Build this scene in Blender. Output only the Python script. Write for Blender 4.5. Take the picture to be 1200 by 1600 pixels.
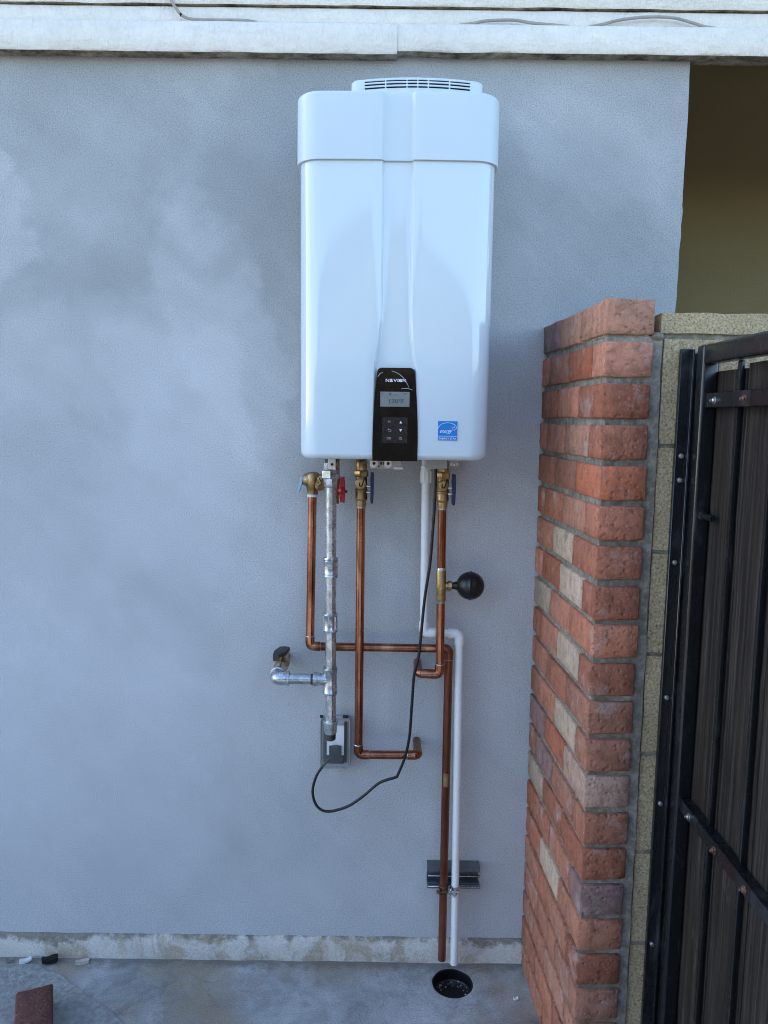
import bpy, bmesh, math, random
from mathutils import Vector, Matrix, noise as mnoise
R = math.radians
random.seed(7)
for o in list(bpy.data.objects):
    bpy.data.objects.remove(o, do_unlink=True)
scene = bpy.context.scene
COL = scene.collection

# ------------------------------------------------------------------ camera
cd = bpy.data.cameras.new('camera')
cam = bpy.data.objects.new('camera', cd); COL.objects.link(cam)
cd.sensor_fit = 'VERTICAL'; cd.sensor_height = 36.0; cd.lens = 1202 / 1600 * 36.0
cd.clip_start = 0.02; cd.clip_end = 400
cam.matrix_world = Matrix.Translation((0, -2.05, 1.556)) @ Matrix.Rotation(R(90 - 7.02), 4, 'X') @ Matrix.Rotation(0.0125, 4, 'Z')
scene.camera = cam

# ------------------------------------------------------------------ sky, sun, exposure
SUN_EL = R(27)
SUN_DIR = Vector((-0.92 * math.cos(SUN_EL), 0.392 * math.cos(SUN_EL), math.sin(SUN_EL)))   # towards the sun: behind the house, to the left
world = bpy.data.worlds.new('World'); scene.world = world; world.use_nodes = True
wn = world.node_tree.nodes; wl = world.node_tree.links
for n in list(wn): wn.remove(n)
sky = wn.new('ShaderNodeTexSky'); sky.sky_type = 'NISHITA'; sky.sun_disc = False
sky.sun_elevation = SUN_EL; sky.sun_rotation = math.atan2(SUN_DIR.x, SUN_DIR.y)
sky.air_density = 1.0; sky.dust_density = 0.9; sky.ozone_density = 2.4
bg = wn.new('ShaderNodeBackground'); bg.inputs['Strength'].default_value = 0.15
wo = wn.new('ShaderNodeOutputWorld')
wl.new(sky.outputs[0], bg.inputs[0]); wl.new(bg.outputs[0], wo.inputs[0])
sd = bpy.data.lights.new('sun', 'SUN'); sun = bpy.data.objects.new('sun', sd); COL.objects.link(sun)
sd.energy = 3.0; sd.angle = R(0.53); sd.color = (1.0, 0.93, 0.82)
sun.rotation_euler = (-SUN_DIR).to_track_quat('-Z', 'Y').to_euler()
sun.location = SUN_DIR * 20
vs = scene.view_settings
vs.view_transform = 'Standard'; vs.look = 'None'; vs.gamma = 1.0; vs.use_curve_mapping = False
vs.exposure = 2.0
scene.cycles.filter_width = 1.0

# ------------------------------------------------------------------ material helper
class NT:
    def __init__(s, name):
        s.m = bpy.data.materials.new(name); s.m.use_nodes = True
        s.t = s.m.node_tree; s.n = s.t.nodes; s.l = s.t.links
        for n in list(s.n): s.n.remove(n)
        s.out = s.n.new('ShaderNodeOutputMaterial'); s.b = s.n.new('ShaderNodeBsdfPrincipled')
        s.l.new(s.b.outputs[0], s.out.inputs[0]); s._co = None
    def set(s, **k):
        for a, v in k.items():
            s.put(s.b.inputs[{'rough': 'Roughness', 'metal': 'Metallic', 'col': 'Base Color', 'coat': 'Coat Weight', 'coatr': 'Coat Roughness', 'spec': 'Specular IOR Level', 'trans': 'Transmission Weight', 'ior': 'IOR', 'sss': 'Subsurface Weight'}[a]], v)
        return s
    def put(s, sock, v):
        if isinstance(v, bpy.types.NodeSocket): s.l.new(v, sock)
        elif isinstance(v, (tuple, list)) and len(v) == 3 and sock.type == 'RGBA': sock.default_value = (*v, 1)
        else: sock.default_value = v
    def co(s):
        if s._co is None:
            tc = s.n.new('ShaderNodeTexCoord'); s._co = tc.outputs['Object']
        return s._co
    def rnd_co(s):
        oi = s.n.new('ShaderNodeObjectInfo'); v = s.n.new('ShaderNodeVectorMath'); v.operation = 'MULTIPLY_ADD'
        cb = s.n.new('ShaderNodeCombineXYZ')
        for i in range(3): s.l.new(oi.outputs['Random'], cb.inputs[i])
        s.l.new(cb.outputs[0], v.inputs[0]); v.inputs[1].default_value = (37, 53, 71); s.l.new(s.co(), v.inputs[2])
        return v.outputs[0]
    def map(s, scale, co=None, loc=(0, 0, 0), rot=(0, 0, 0)):
        mp = s.n.new('ShaderNodeMapping'); s.l.new(co or s.co(), mp.inputs[0]); mp.inputs['Scale'].default_value = scale
        mp.inputs['Location'].default_value = loc; mp.inputs['Rotation'].default_value = rot
        return mp.outputs[0]
    def noise(s, scale, detail=4, rough=.55, co=None, dist=0.0):
        n = s.n.new('ShaderNodeTexNoise'); s.l.new(co or s.co(), n.inputs['Vector'])
        n.inputs['Scale'].default_value = scale; n.inputs['Detail'].default_value = detail; n.inputs['Roughness'].default_value = rough; n.inputs['Distortion'].default_value = dist
        return n.outputs['Fac']
    def voro(s, scale, co=None, feat='F1', out='Distance'):
        n = s.n.new('ShaderNodeTexVoronoi'); n.feature = feat; s.l.new(co or s.co(), n.inputs['Vector']); n.inputs['Scale'].default_value = scale
        return n.outputs[out]
    def ramp(s, fac, stops, interp='LINEAR'):
        r = s.n.new('ShaderNodeValToRGB'); r.color_ramp.interpolation = interp; e = r.color_ramp.elements
        while len(e) < len(stops): e.new(0.5)
        for el, (p, c) in zip(e, stops):
            el.position = p; el.color = (*c, 1) if isinstance(c, tuple) else (c, c, c, 1)
        s.l.new(fac, r.inputs[0]); return r.outputs[0]
    def mix(s, fac, a, b, mode='MIX'):
        m = s.n.new('ShaderNodeMix'); m.data_type = 'RGBA'; m.blend_type = mode
        s.put(m.inputs[0], fac); s.put(m.inputs[6], a); s.put(m.inputs[7], b); return m.outputs[2]
    def math(s, op, a, b=0.0, clamp=False):
        m = s.n.new('ShaderNodeMath'); m.operation = op; m.use_clamp = clamp; s.put(m.inputs[0], a); s.put(m.inputs[1], b); return m.outputs[0]
    def sep(s, v=None):
        x = s.n.new('ShaderNodeSeparateXYZ'); s.l.new(v or s.co(), x.inputs[0]); return x.outputs
    def bump(s, h, dist=.001, strength=1.0, prev=None):
        b = s.n.new('ShaderNodeBump'); b.inputs['Distance'].default_value = dist; b.inputs['Strength'].default_value = strength; s.l.new(h, b.inputs['Height'])
        if prev: s.l.new(prev, b.inputs['Normal'])
        s.l.new(b.outputs[0], s.b.inputs['Normal']); return b.outputs[0]

M = {}
def simple(name, col, rough=.5, metal=0.0, var=.12, scale=30, bump=0.0, bscale=200, coat=0.0, spec=.5, rv=.08):
    t = NT(name); n = t.noise(scale, 5)
    lo = tuple(c * (1 - var) for c in col); hi = tuple(min(1, c * (1 + var)) for c in col)
    t.set(col=t.ramp(n, [(.3, lo), (.7, hi)]), metal=metal, coat=coat, spec=spec)
    t.set(rough=t.ramp(t.noise(scale * 2.3, 4), [(.3, max(0, rough - rv)), (.7, min(1, rough + rv))]))
    if bump: t.bump(t.noise(bscale, 4), bump)
    M[name] = t.m; return t

# stucco: fresh grey cement with damp trowel patches and a fine sand finish
t = NT('stucco')
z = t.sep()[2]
wob = t.n.new('ShaderNodeTexNoise'); t.l.new(t.co(), wob.inputs['Vector']); wob.inputs['Scale'].default_value = 5; wob.inputs['Detail'].default_value = 6; wob.inputs['Roughness'].default_value = .62
wv = t.n.new('ShaderNodeVectorMath'); wv.operation = 'MULTIPLY_ADD'; t.l.new(wob.outputs['Color'], wv.inputs[0]); wv.inputs[1].default_value = (.30, .13, .30); t.l.new(t.co(), wv.inputs[2])
wc = wv.outputs[0]
# trowel sweeps and damp patches: centre x, z, half length, half width, angle, tone
SWEEPS = [(-1.00, 2.06, .07, .15, 0, .50), (-1.00, 2.20, .05, .05, 0, .4), (-.33, 2.41, .05, .03, 20, .35), (-.43, 1.79, .10, .30, -18, .5), (-.52, 1.56, .13, .26, -25, .42),
          (-.44, 1.30, .28, .20, 10, .32), (-.70, 1.72, .34, .13, -12, .30), (-.60, 1.07, .5, .22, -6, .22), (-.85, .72, .45, .30, 15, .26), (.52, 2.25, .16, .10, 30, .25),
          (-.27, 2.20, .14, .24, 14, -.60), (-.72, 2.30, .17, .20, -20, -.42), (-.26, 1.62, .09, .26, -8, -.50), (-.62, 1.90, .30, .10, 8, -.40), (-.58, 1.00, .13, .10, 30, -.50),
          (.55, 1.95, .12, .28, -10, -.30), (-.93, 1.88, .18, .16, 0, -.35), (-.10, .95, .30, .14, 20, -.25), (-.40, .45, .40, .12, 5, -.18), (.32, .55, .10, .35, 5, -.2)]
acc = t.math('MULTIPLY', t.math('SUBTRACT', t.noise(2.1, 4, .6, t.map((1, 1, .8), loc=(3.1, 0, 1.7))), .5), .9)
acc = t.math('ADD', acc, t.math('MULTIPLY', t.math('SUBTRACT', t.noise(8, 5, .62, t.map((1, 1, .32), t.map((1, 1, 1), rot=(0, R(48), 0))), dist=.3), .5), 1.1))
acc = t.math('ADD', acc, t.math('MULTIPLY', t.math('SUBTRACT', t.noise(3.6, 4, .6, t.map((1, 1, .4), t.map((1, 1, 1), loc=(2, 0, 5), rot=(0, R(-40), 0))), dist=.5), .5), 1.0))
for (px, pz, hx, hz_, an, amp) in SWEEPS:
    mp = t.n.new('ShaderNodeMapping'); mp.vector_type = 'TEXTURE'; t.l.new(wc, mp.inputs[0])
    mp.inputs['Location'].default_value = (px + .15, .065, pz + .15); mp.inputs['Rotation'].default_value = (0, R(an), 0); mp.inputs['Scale'].default_value = (hx * 1.5, 1, hz_ * 1.5)
    gt = t.n.new('ShaderNodeTexGradient'); gt.gradient_type = 'SPHERICAL'; t.l.new(mp.outputs[0], gt.inputs[0])
    mm = t.n.new('ShaderNodeMapRange'); mm.interpolation_type = 'SMOOTHSTEP'; t.l.new(gt.outputs['Fac'], mm.inputs[0]); mm.inputs[1].default_value = .02; mm.inputs[2].default_value = .34; mm.inputs[4].default_value = amp * (.85 if amp > 0 else .55)
    acc = t.math('ADD', acc, mm.outputs[0])
mr = t.n.new('ShaderNodeMapRange'); t.l.new(z, mr.inputs[0]); mr.inputs[1].default_value = .7; mr.inputs[2].default_value = 2.2; mr.inputs[3].default_value = .72; mr.inputs[4].default_value = .43  # paler downwards: drier cement, plus light painted in for the dim wall base
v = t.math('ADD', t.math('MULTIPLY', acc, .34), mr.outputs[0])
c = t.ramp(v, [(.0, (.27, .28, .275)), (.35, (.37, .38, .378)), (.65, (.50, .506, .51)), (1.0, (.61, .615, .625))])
sp = t.ramp(t.noise(290, 2, .6), [(.3, .70), (.5, 1.0), (.7, 1.18)])
c = t.mix(1.0, c, sp, 'MULTIPLY')
pin = t.ramp(t.noise(95, 2, .5, t.map((1, 1, 1), loc=(5, 5, 5))), [(.22, .6), (.25, 0.0)])
c = t.mix(pin, c, (.17, .17, .165))
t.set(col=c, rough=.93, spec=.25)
hh = t.math('ADD', t.math('MULTIPLY', t.noise(420, 2, .6), .0012), t.math('MULTIPLY', t.noise(24, 2, .55, t.map((1, 1, .55), t.map((1, 1, 1), rot=(0, R(50), 0))), dist=.3), .0028))
t.bump(t.math('ADD', hh, t.math('MULTIPLY', t.noise(3.2, 1), .01)), 1.0, .85)
M['stucco'] = t.m

# footing: tan old concrete with flaking pale paint and dark grime on its top edge
t = NT('footing')
z = t.sep()[2]
pt = t.ramp(t.noise(9, 8, .68, dist=.4), [(.42, 0.0), (.52, 1.0)])
c = t.mix(pt, (.50, .42, .32), (.66, .62, .56))
gr = t.math('ADD', t.math('MULTIPLY', t.noise(34, 7, .7), .09), t.math('MULTIPLY', t.noise(2.6, 3), .11))
top = t.ramp(t.math('ADD', z, gr), [(.155, 0.0), (.172, .85)])
c = t.mix(top, c, (.20, .175, .14))
c = t.mix(1.0, c, t.ramp(t.noise(230, 4, .7), [(.3, .72), (.6, 1.08)]), 'MULTIPLY')
t.set(col=c, rough=.95, spec=.2)
b = t.bump(t.noise(160, 5, .7), .003, .8); t.bump(pt, .0015, 1, b)
M['footing'] = t.m

# slab: smooth troweled concrete, blotched and stained
t = NT('slab')
n1 = t.noise(2.7, 7, .6, dist=.8); n2 = t.noise(11, 6, .65, dist=.5)
c = t.ramp(t.math('ADD', t.math('MULTIPLY', n1, .6), t.math('MULTIPLY', n2, .4)), [(.36, (.18, .175, .165)), (.46, (.31, .31, .30)), (.55, (.42, .42, .415)), (.68, (.56, .555, .54))])
rust = t.ramp(t.noise(3.3, 5, .6, t.map((1, 1, 1), loc=(5.2, 1.3, 0))), [(.47, 0.0), (.62, .75)])
c = t.mix(rust, c, (.33, .26, .18))
drips = t.ramp(t.noise(60, 6, .75, t.map((1, 1, 1), loc=(2, 8, 0))), [(.66, 0.0), (.72, .6)])
c = t.mix(drips, c, (.62, .62, .61))
dirt = t.ramp(t.math('ADD', t.sep()[1], t.math('MULTIPLY', t.noise(28, 6, .7), .10)), [(.0, 0.0), (.03, .7)])
c = t.mix(dirt, c, (.15, .135, .115))
blot = t.ramp(t.noise(7, 6, .7, t.map((1, 1, 1), loc=(1.3, 6.1, 0)), .4), [(.56, 0.0), (.64, .55)])
c = t.mix(blot, c, (.19, .185, .175))
grit = t.ramp(t.noise(130, 5, .75, t.map((1, 1, 1), loc=(7, 2, 0))), [(.30, .75), (.38, 0.0)])
c = t.mix(grit, c, (.12, .115, .105))
ck = t.n.new('ShaderNodeTexVoronoi'); ck.feature = 'DISTANCE_TO_EDGE'; ck.inputs['Scale'].default_value = 2.3
cw = t.n.new('ShaderNodeVectorMath'); cw.operation = 'MULTIPLY_ADD'; cn = t.n.new('ShaderNodeTexNoise'); cn.inputs['Scale'].default_value = 9; cn.inputs['Detail'].default_value = 6; t.l.new(t.co(), cn.inputs['Vector'])
t.l.new(cn.outputs['Color'], cw.inputs[0]); cw.inputs[1].default_value = (.16, .16, .0); t.l.new(t.co(), cw.inputs[2]); t.l.new(cw.outputs[0], ck.inputs['Vector'])
crk = t.ramp(ck.outputs['Distance'], [(.001, .4), (.006, 0.0)])
crk = t.math('MULTIPLY', crk, t.ramp(t.noise(5, 2), [(.48, 0.0), (.56, 1.0)]))
c = t.mix(crk, c, (.10, .095, .085))
c = t.mix(1.0, c, t.ramp(t.noise(240, 3, .65), [(.3, .72), (.65, 1.16)]), 'MULTIPLY')
t.set(col=c, rough=t.ramp(n1, [(.35, .45), (.62, .82)]), spec=.4)
b = t.bump(t.noise(190, 4, .6), .0012, .7); t.bump(t.noise(9, 5), .006, .6, b)
M['slab'] = t.m
t = NT('rough_slab')
c = t.ramp(t.noise(70, 8, .75), [(.32, (.22, .215, .20)), (.5, (.35, .345, .33)), (.68, (.50, .49, .47))])
c = t.mix(t.ramp(t.noise(6, 4), [(.45, 0.0), (.7, .5)]), c, (.27, .26, .245))
t.set(col=c, rough=.95, spec=.2)
t.bump(t.noise(110, 6, .75), .006, 1.0)
M['rough_slab'] = t.m
simple('soil', (.16, .14, .115), .95, var=.3, scale=4, bump=.01, bscale=30)

# brick: colour of each brick from its object colour
t = NT('brick')
oi = t.n.new('ShaderNodeObjectInfo'); rc = t.rnd_co()
geo = t.n.new('ShaderNodeNewGeometry')
tc = t.n.new('ShaderNodeTexCoord'); nx = t.math('ABSOLUTE', t.sep(tc.outputs['Normal'])[0])
side = t.ramp(nx, [(.5, 0.0), (.8, 1.0)])
base = oi.outputs['Color']
c = t.mix(1.0, base, t.ramp(t.noise(38, 7, .65, rc, .4), [(.3, (.66, .62, .60)), (.5, (1, 1, 1)), (.72, (1.28, 1.2, 1.16))]), 'MULTIPLY')
str_ = t.noise(60, 5, .6, t.map((1, 1, .13), rc))
c2 = t.mix(t.ramp(str_, [(.42, 0.0), (.66, .5)]), c, t.mix(1.0, base, (1.35, 1.3, 1.25), 'MULTIPLY'))
c = t.mix(side, c, c2)
wh = t.ramp(t.noise(210, 4, .7, rc), [(.63, 0.0), (.70, .7)])
c = t.mix(wh, c, (.64, .55, .48))
dk = t.ramp(t.noise(120, 5, .7, t.map((1, 1, 1), rc, loc=(4, 4, 4))), [(.31, .85), (.39, 0.0)])
c = t.mix(dk, c, (.075, .045, .038))
efl = t.ramp(t.noise(13, 6, .7, t.map((1, 1, 1), rc, loc=(9, 1, 6))), [(.56, 0.0), (.72, .55)])
c = t.mix(efl, c, (.56, .50, .46))
t.set(col=c, rough=.9, spec=.25)
b = t.bump(t.noise(330, 4, .7, rc), .0012, .9)
pits = t.ramp(t.voro(75, t.map((1, 1, 1), rc), 'SMOOTH_F1'), [(.0, 0.0), (.35, 1.0)])
b = t.bump(t.mix(.6, pits, t.noise(85, 5, .75, rc, .6)), .009, 1.0, b)
sb = t.mix(side, (.5, .5, .5), t.noise(75, 4, .6, t.map((1, 1, .1), rc)))
t.bump(sb, .003, .9, b)
M['brick'] = t.m
def grain(name, stops, sc, bd, bs, rough=.95, loc=0):
    t = NT(name); n = t.noise(sc, 7, .72, t.map((1, 1, 1), loc=(loc, loc, loc)))
    c = t.ramp(n, stops); c = t.mix(1.0, c, t.ramp(t.noise(5, 4), [(.3, .8), (.7, 1.12)]), 'MULTIPLY')
    t.set(col=c, rough=rough, spec=.2); b = t.bump(t.noise(bs, 6, .75), bd, 1.0); t.bump(t.noise(14, 4), bd * 2.2, .6, b)
    M[name] = t.m; return t
grain('mortar', [(.3, (.19, .165, .13)), (.5, (.33, .295, .24)), (.68, (.52, .475, .40))], 60, .006, 150)
# split-face tan block
t = NT('block'); rc = t.rnd_co()
c = t.ramp(t.noise(210, 5, .7, rc), [(.31, (.14, .105, .06)), (.43, (.45, .345, .205)), (.56, (.63, .495, .30)), (.72, (.82, .69, .46))])
c = t.mix(1.0, c, t.ramp(t.noise(4, 4, .5, rc), [(.3, .82), (.7, 1.15)]), 'MULTIPLY')
t.set(col=c, rough=.96, spec=.15)
b = t.bump(t.noise(170, 6, .75, rc), .006, 1.0); t.bump(t.noise(28, 5, .65, rc), .012, .8, b)
M['block'] = t.m

# glossy white appliance enamel
t = simple('enamel', (.63, .705, .735), .11, var=.012, scale=6, coat=.5, spec=.5, rv=.02)
t.bump(t.noise(5, 2), .0012, .5)
simple('enamel_cap', (.60, .68, .71), .34, var=.012, scale=6, spec=.45, rv=.03)
simple('vent_plastic', (.64, .70, .72), .45, var=.02, scale=10)
t = NT('panel_gloss')
t.set(col=t.mix(t.ramp(t.noise(55, 5, .7, t.map((1, 1, .35))), [(.55, 0.0), (.75, .35)]), (.003, .003, .0035), (.03, .024, .018)), rough=t.ramp(t.noise(40, 4), [(.35, .07), (.7, .2)]), spec=.55)
t.bump(t.noise(38, 3, .5, t.map((1, 1, .3))), .0006, .5)
M['panel_gloss'] = t.m
simple('keypad', (.012, .010, .009), .3, var=.2, scale=60)
simple('lcd', (.20, .21, .20), .25, var=.06, scale=30)
simple('lcd_ink', (.06, .07, .075), .4)
simple('print_white', (.8, .8, .8), .4, var=.02)
simple('print_grey', (.34, .34, .34), .4, var=.05)
simple('sticker_blue', (.012, .20, .56), .3, var=.04)
simple('film', (.30, .29, .28), .2, var=.1)
simple('dark_gap', (.012, .012, .013), .7)
simple('zinc_sheet', (.42, .42, .41), .42, .9, var=.15, scale=25)
simple('dark_zinc', (.20, .225, .235), .4, .85, var=.2, scale=25)
simple('grey_plastic', (.34, .34, .33), .5, var=.06)
simple('rubber_white', (.72, .72, .70), .5, var=.04)
simple('black_rubber', (.005, .0055, .006), .36, var=.2, scale=60, bump=.0004, bscale=90)
simple('black_cable', (.004, .004, .004), .42, var=.2, scale=60)
simple('cable_beige', (.36, .32, .27), .6, var=.15)
simple('blue_vinyl', (.005, .016, .085), .4, var=.2, scale=60)
simple('red_vinyl', (.36, .012, .022), .35, var=.2, scale=60)
simple('pale_blue_paint', (.30, .55, .66), .4, var=.1)
simple('tape', (.72, .71, .67), .6, var=.08)
simple('solder', (.52, .50, .47), .33, 1.0, var=.2, scale=90)
simple('pvc', (.88, .88, .86), .32, var=.03, scale=9, spec=.5)
simple('stainless', (.72, .72, .71), .25, 1.0, var=.2, scale=80)
simple('iron', (.075, .07, .065), .6, .7, var=.4, scale=60, bump=.001, bscale=120)
t = NT('copper')
n = t.noise(16, 6, .65, t.map((1, 1, .3)), .6); n2 = t.noise(70, 5, .7)
c = t.ramp(n, [(.30, (.15, .055, .030)), (.46, (.33, .135, .075)), (.58, (.52, .235, .145)), (.74, (.80, .43, .30))])
c = t.mix(t.ramp(n2, [(.58, 0.0), (.74, .5)]), c, (.15, .06, .035))
t.set(col=c, metal=1.0, rough=t.ramp(t.noise(30, 5), [(.3, .13), (.7, .30)]))
t.bump(n2, .00015, .4)
M['copper'] = t.m
t = NT('old_copper')
c = t.ramp(t.noise(14, 6, .65, t.map((1, 1, .25)), .5), [(.30, (.10, .038, .023)), (.5, (.23, .085, .05)), (.72, (.42, .17, .10))])
t.set(col=c, metal=.9, rough=t.ramp(t.noise(30, 5), [(.3, .3), (.7, .55)])); t.bump(t.noise(80, 4), .0003, .5)
M['old_copper'] = t.m
t = NT('brass')
c = t.ramp(t.noise(45, 6, .65), [(.3, (.22, .14, .06)), (.5, (.44, .30, .145)), (.72, (.60, .44, .23))])
t.set(col=c, metal=1.0, rough=t.ramp(t.noise(60, 4), [(.3, .3), (.7, .5)])); t.bump(t.noise(180, 4), .0006, .6)
M['brass'] = t.m
t = NT('galvanized')
sp = t.voro(95, t.map((1, 1, .6)), 'F1', 'Color'); sx = t.sep(sp)[0]
c = t.mix(1.0, t.ramp(sx, [(0, (.42, .45, .46)), (1, (.68, .71, .72))]), t.ramp(t.noise(40, 6, .7), [(.3, .7), (.65, 1.12)]), 'MULTIPLY')
t.set(col=c, metal=.9, rough=t.ramp(t.noise(90, 5), [(.3, .18), (.7, .40)])); t.bump(t.mix(.5, sx, t.noise(140, 4)), .0005, .8)
M['galvanized'] = t.m
t = NT('white_paint')   # old white paint on rough sawn boards
gr = t.noise(40, 6, .65, t.map((.35, 1, 1.0), loc=(1, 2, 3)))
c = t.ramp(t.noise(7, 5, .6, t.map((.3, 1, 1))), [(.3, (.78, .725, .63)), (.7, (.88, .825, .725))])
crk = t.ramp(t.noise(26, 7, .7, t.map((.07, 1, 1))), [(.285, .7), (.32, 0.0)])
c = t.mix(crk, c, (.36, .30, .23))
c = t.mix(1.0, c, t.ramp(t.noise(60, 5, .7, t.map((.5, 1, .8))), [(.3, .92), (.6, 1.03)]), 'MULTIPLY')
t.set(col=c, rough=.62, spec=.35)
t.bump(t.math('ADD', t.math('MULTIPLY', t.noise(85, 3, .65, t.map((1, 1, .3))), .008), t.math('MULTIPLY', gr, .006)), 1.0, 1.0)
M['white_paint'] = t.m
grain('raw_wood_edge', [(.36, (.07, .055, .04)), (.5, (.24, .20, .14)), (.64, (.42, .37, .28))], 22, .003, 120)
simple('olive_plaster', (.26, .20, .095), .9, var=.1, scale=1.5, bump=.002, bscale=150)
simple('porch_plaster', (.30, .26, .18), .9, var=.1, scale=2)
simple('roofing', (.16, .14, .125), .9, var=.25, scale=6)
t = NT('black_paint')   # worn gloss black on steel, bluish in the sky light
n = t.noise(24, 7, .65, t.map((1, 1, .35)), .5)
c = t.mix(t.ramp(n, [(.58, 0.0), (.70, .6)]), (.007, .008, .010), (.045, .05, .056))
rs = t.ramp(t.noise(48, 7, .72, t.map((1, 1, .6), loc=(3, 3, 3))), [(.68, 0.0), (.74, .7)])
c = t.mix(rs, c, (.14, .08, .05))
t.set(col=c, rough=t.ramp(n, [(.3, .12), (.7, .38)]), spec=.6); t.bump(t.noise(60, 3), .0005, .6)
M['black_paint'] = t.m
t = NT('rust')
c = t.ramp(t.noise(160, 6, .7), [(.3, (.04, .02, .015)), (.5, (.13, .05, .03)), (.72, (.32, .24, .19))])
t.set(col=c, rough=.7, metal=.3); t.bump(t.noise(200, 4), .0012, .8); M['rust'] = t.m
t = NT('weathered_wood')
rc = t.rnd_co()
g = t.noise(110, 6, .7, t.map((1, 1, .022), rc), .2)
c = t.ramp(g, [(.30, (.006, .0045, .0038)), (.46, (.018, .0135, .011)), (.58, (.036, .029, .025)), (.76, (.095, .078, .066))])
kn = t.ramp(t.voro(3.5, t.map((1, 1, .45), rc)), [(.05, .85), (.13, 0.0)])
c = t.mix(kn, c, (.02, .013, .01))
c = t.mix(t.ramp(t.noise(9, 6, .7, t.map((1, 1, .4), rc)), [(.62, 0.0), (.78, .5)]), c, (.16, .145, .13))
t.set(col=c, rough=.85, spec=.25); t.bump(g, .0022, 1.0); M['weathered_wood'] = t.m
simple('fence_wood', (.040, .026, .016), .85, var=.35, scale=5)
t = NT('clear_plastic'); t.set(col=(.62, .66, .68), rough=.08, spec=.5); t.b.inputs['Alpha'].default_value = .10; M['clear_plastic'] = t.m
simple('outlet_white', (.85, .85, .85), .4, var=.02)
simple('outlet_dark', (.010, .011, .012), .5)

# ------------------------------------------------------------------ mesh helpers
def finish(name, bm, mat, parent=None, sharp=38, inv=True):
    bmesh.ops.recalc_face_normals(bm, faces=bm.faces)
    me = bpy.data.meshes.new(name); bm.to_mesh(me); bm.free()
    me.polygons.foreach_set('use_smooth', [True] * len(me.polygons))
    me.set_sharp_from_angle(angle=R(sharp))
    return put(name, me, mat, parent, inv)
def put(name, me, mat, parent=None, inv=True):
    if mat is not None and not me.materials: me.materials.append(M[mat])
    o = bpy.data.objects.new(name, me); COL.objects.link(o)
    if parent is not None:
        o.parent = parent
        if inv:
            if parent in BASE: o.matrix_parent_inverse = BASE[parent].inverted()   # parts are modelled in world coordinates
    return o
BASE = {}
def thing(name, label, cat, loc=(0, 0, 0), rotz=0, group=None):
    o = bpy.data.objects.new(name, None); COL.objects.link(o); o.empty_display_size = .05
    o.location = loc; o.rotation_euler = (0, 0, rotz); o['label'] = label; o['category'] = cat
    if group: o['group'] = group
    BASE[o] = Matrix.Translation(loc) @ Matrix.Rotation(rotz, 4, 'Z')
    return o
def tag(o, label, cat, group=None):
    o['label'] = label; o['category'] = cat
    if group: o['group'] = group
    return o
def box(bm, x0, x1, y0, y1, z0, z1, bev=0.0, seg=1):
    b2 = bmesh.new(); bmesh.ops.create_cube(b2, size=1)
    for v in b2.verts: v.co = ((x0 + x1) / 2 + v.co.x * (x1 - x0), (y0 + y1) / 2 + v.co.y * (y1 - y0), (z0 + z1) / 2 + v.co.z * (z1 - z0))
    if bev: bmesh.ops.bevel(b2, geom=b2.edges[:], offset=bev, segments=seg, affect='EDGES', profile=.6)
    merge(bm, b2); return bm
def merge(bm, b2):
    me = bpy.data.meshes.new('tmp'); b2.to_mesh(me); b2.free(); bm.from_mesh(me); bpy.data.meshes.remove(me)
def nb(): return bmesh.new()
def bx(*a, **k): return box(nb(), *a, **k)
def frame(d):
    d = d.normalized(); a = Vector((0, 0, 1)) if abs(d.z) < .9 else Vector((0, 1, 0))
    u = d.cross(a).normalized(); return u, d.cross(u).normalized()
def fillet(pts, r, n=8):
    pts = [Vector(p) for p in pts]; out = [pts[0]]
    for i in range(1, len(pts) - 1):
        a, b, c = pts[i - 1], pts[i], pts[i + 1]; d1 = (a - b); d2 = (c - b)
        rr = min(r, d1.length * .49, d2.length * .49); p1 = b + d1.normalized() * rr; p2 = b + d2.normalized() * rr
        for k in range(n + 1):
            s = k / n; out.append((1 - s) ** 2 * p1 + 2 * s * (1 - s) * b + s * s * p2)
    out.append(pts[-1]); return out
def smooth(pts, n=8):
    pts = [Vector(p) for p in pts]; P = [2 * pts[0] - pts[1]] + pts + [2 * pts[-1] - pts[-2]]; out = []
    for i in range(1, len(P) - 2):
        for k in range(n):
            s = k / n; a, b, c, d = P[i - 1], P[i], P[i + 1], P[i + 2]
            out.append(.5 * ((2 * b) + (c - a) * s + (2 * a - 5 * b + 4 * c - d) * s * s + (3 * b - a - 3 * c + d) * s ** 3))
    out.append(pts[-1]); return out
def tube(bm, pts, r, seg=20, cap=True):
    pts = [Vector(p) for p in pts]; rr = r if callable(r) else (lambda i: r)
    d0 = (pts[1] - pts[0]).normalized(); u, w = frame(d0); rings = []; pd = d0
    for i, p in enumerate(pts):
        d = ((pts[i + 1] - p) if i == 0 else (p - pts[i - 1]) if i == len(pts) - 1 else (pts[i + 1] - pts[i - 1])).normalized()
        q = pd.rotation_difference(d); u = q @ u; w = q @ w; pd = d
        rings.append([bm.verts.new(p + (u * math.cos(2 * math.pi * k / seg) + w * math.sin(2 * math.pi * k / seg)) * rr(i)) for k in range(seg)])
    for a, b in zip(rings, rings[1:]):
        for k in range(seg): bm.faces.new((a[k], a[(k + 1) % seg], b[(k + 1) % seg], b[k]))
    if cap: bm.faces.new(rings[0]); bm.faces.new(rings[-1])
    return bm
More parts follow.
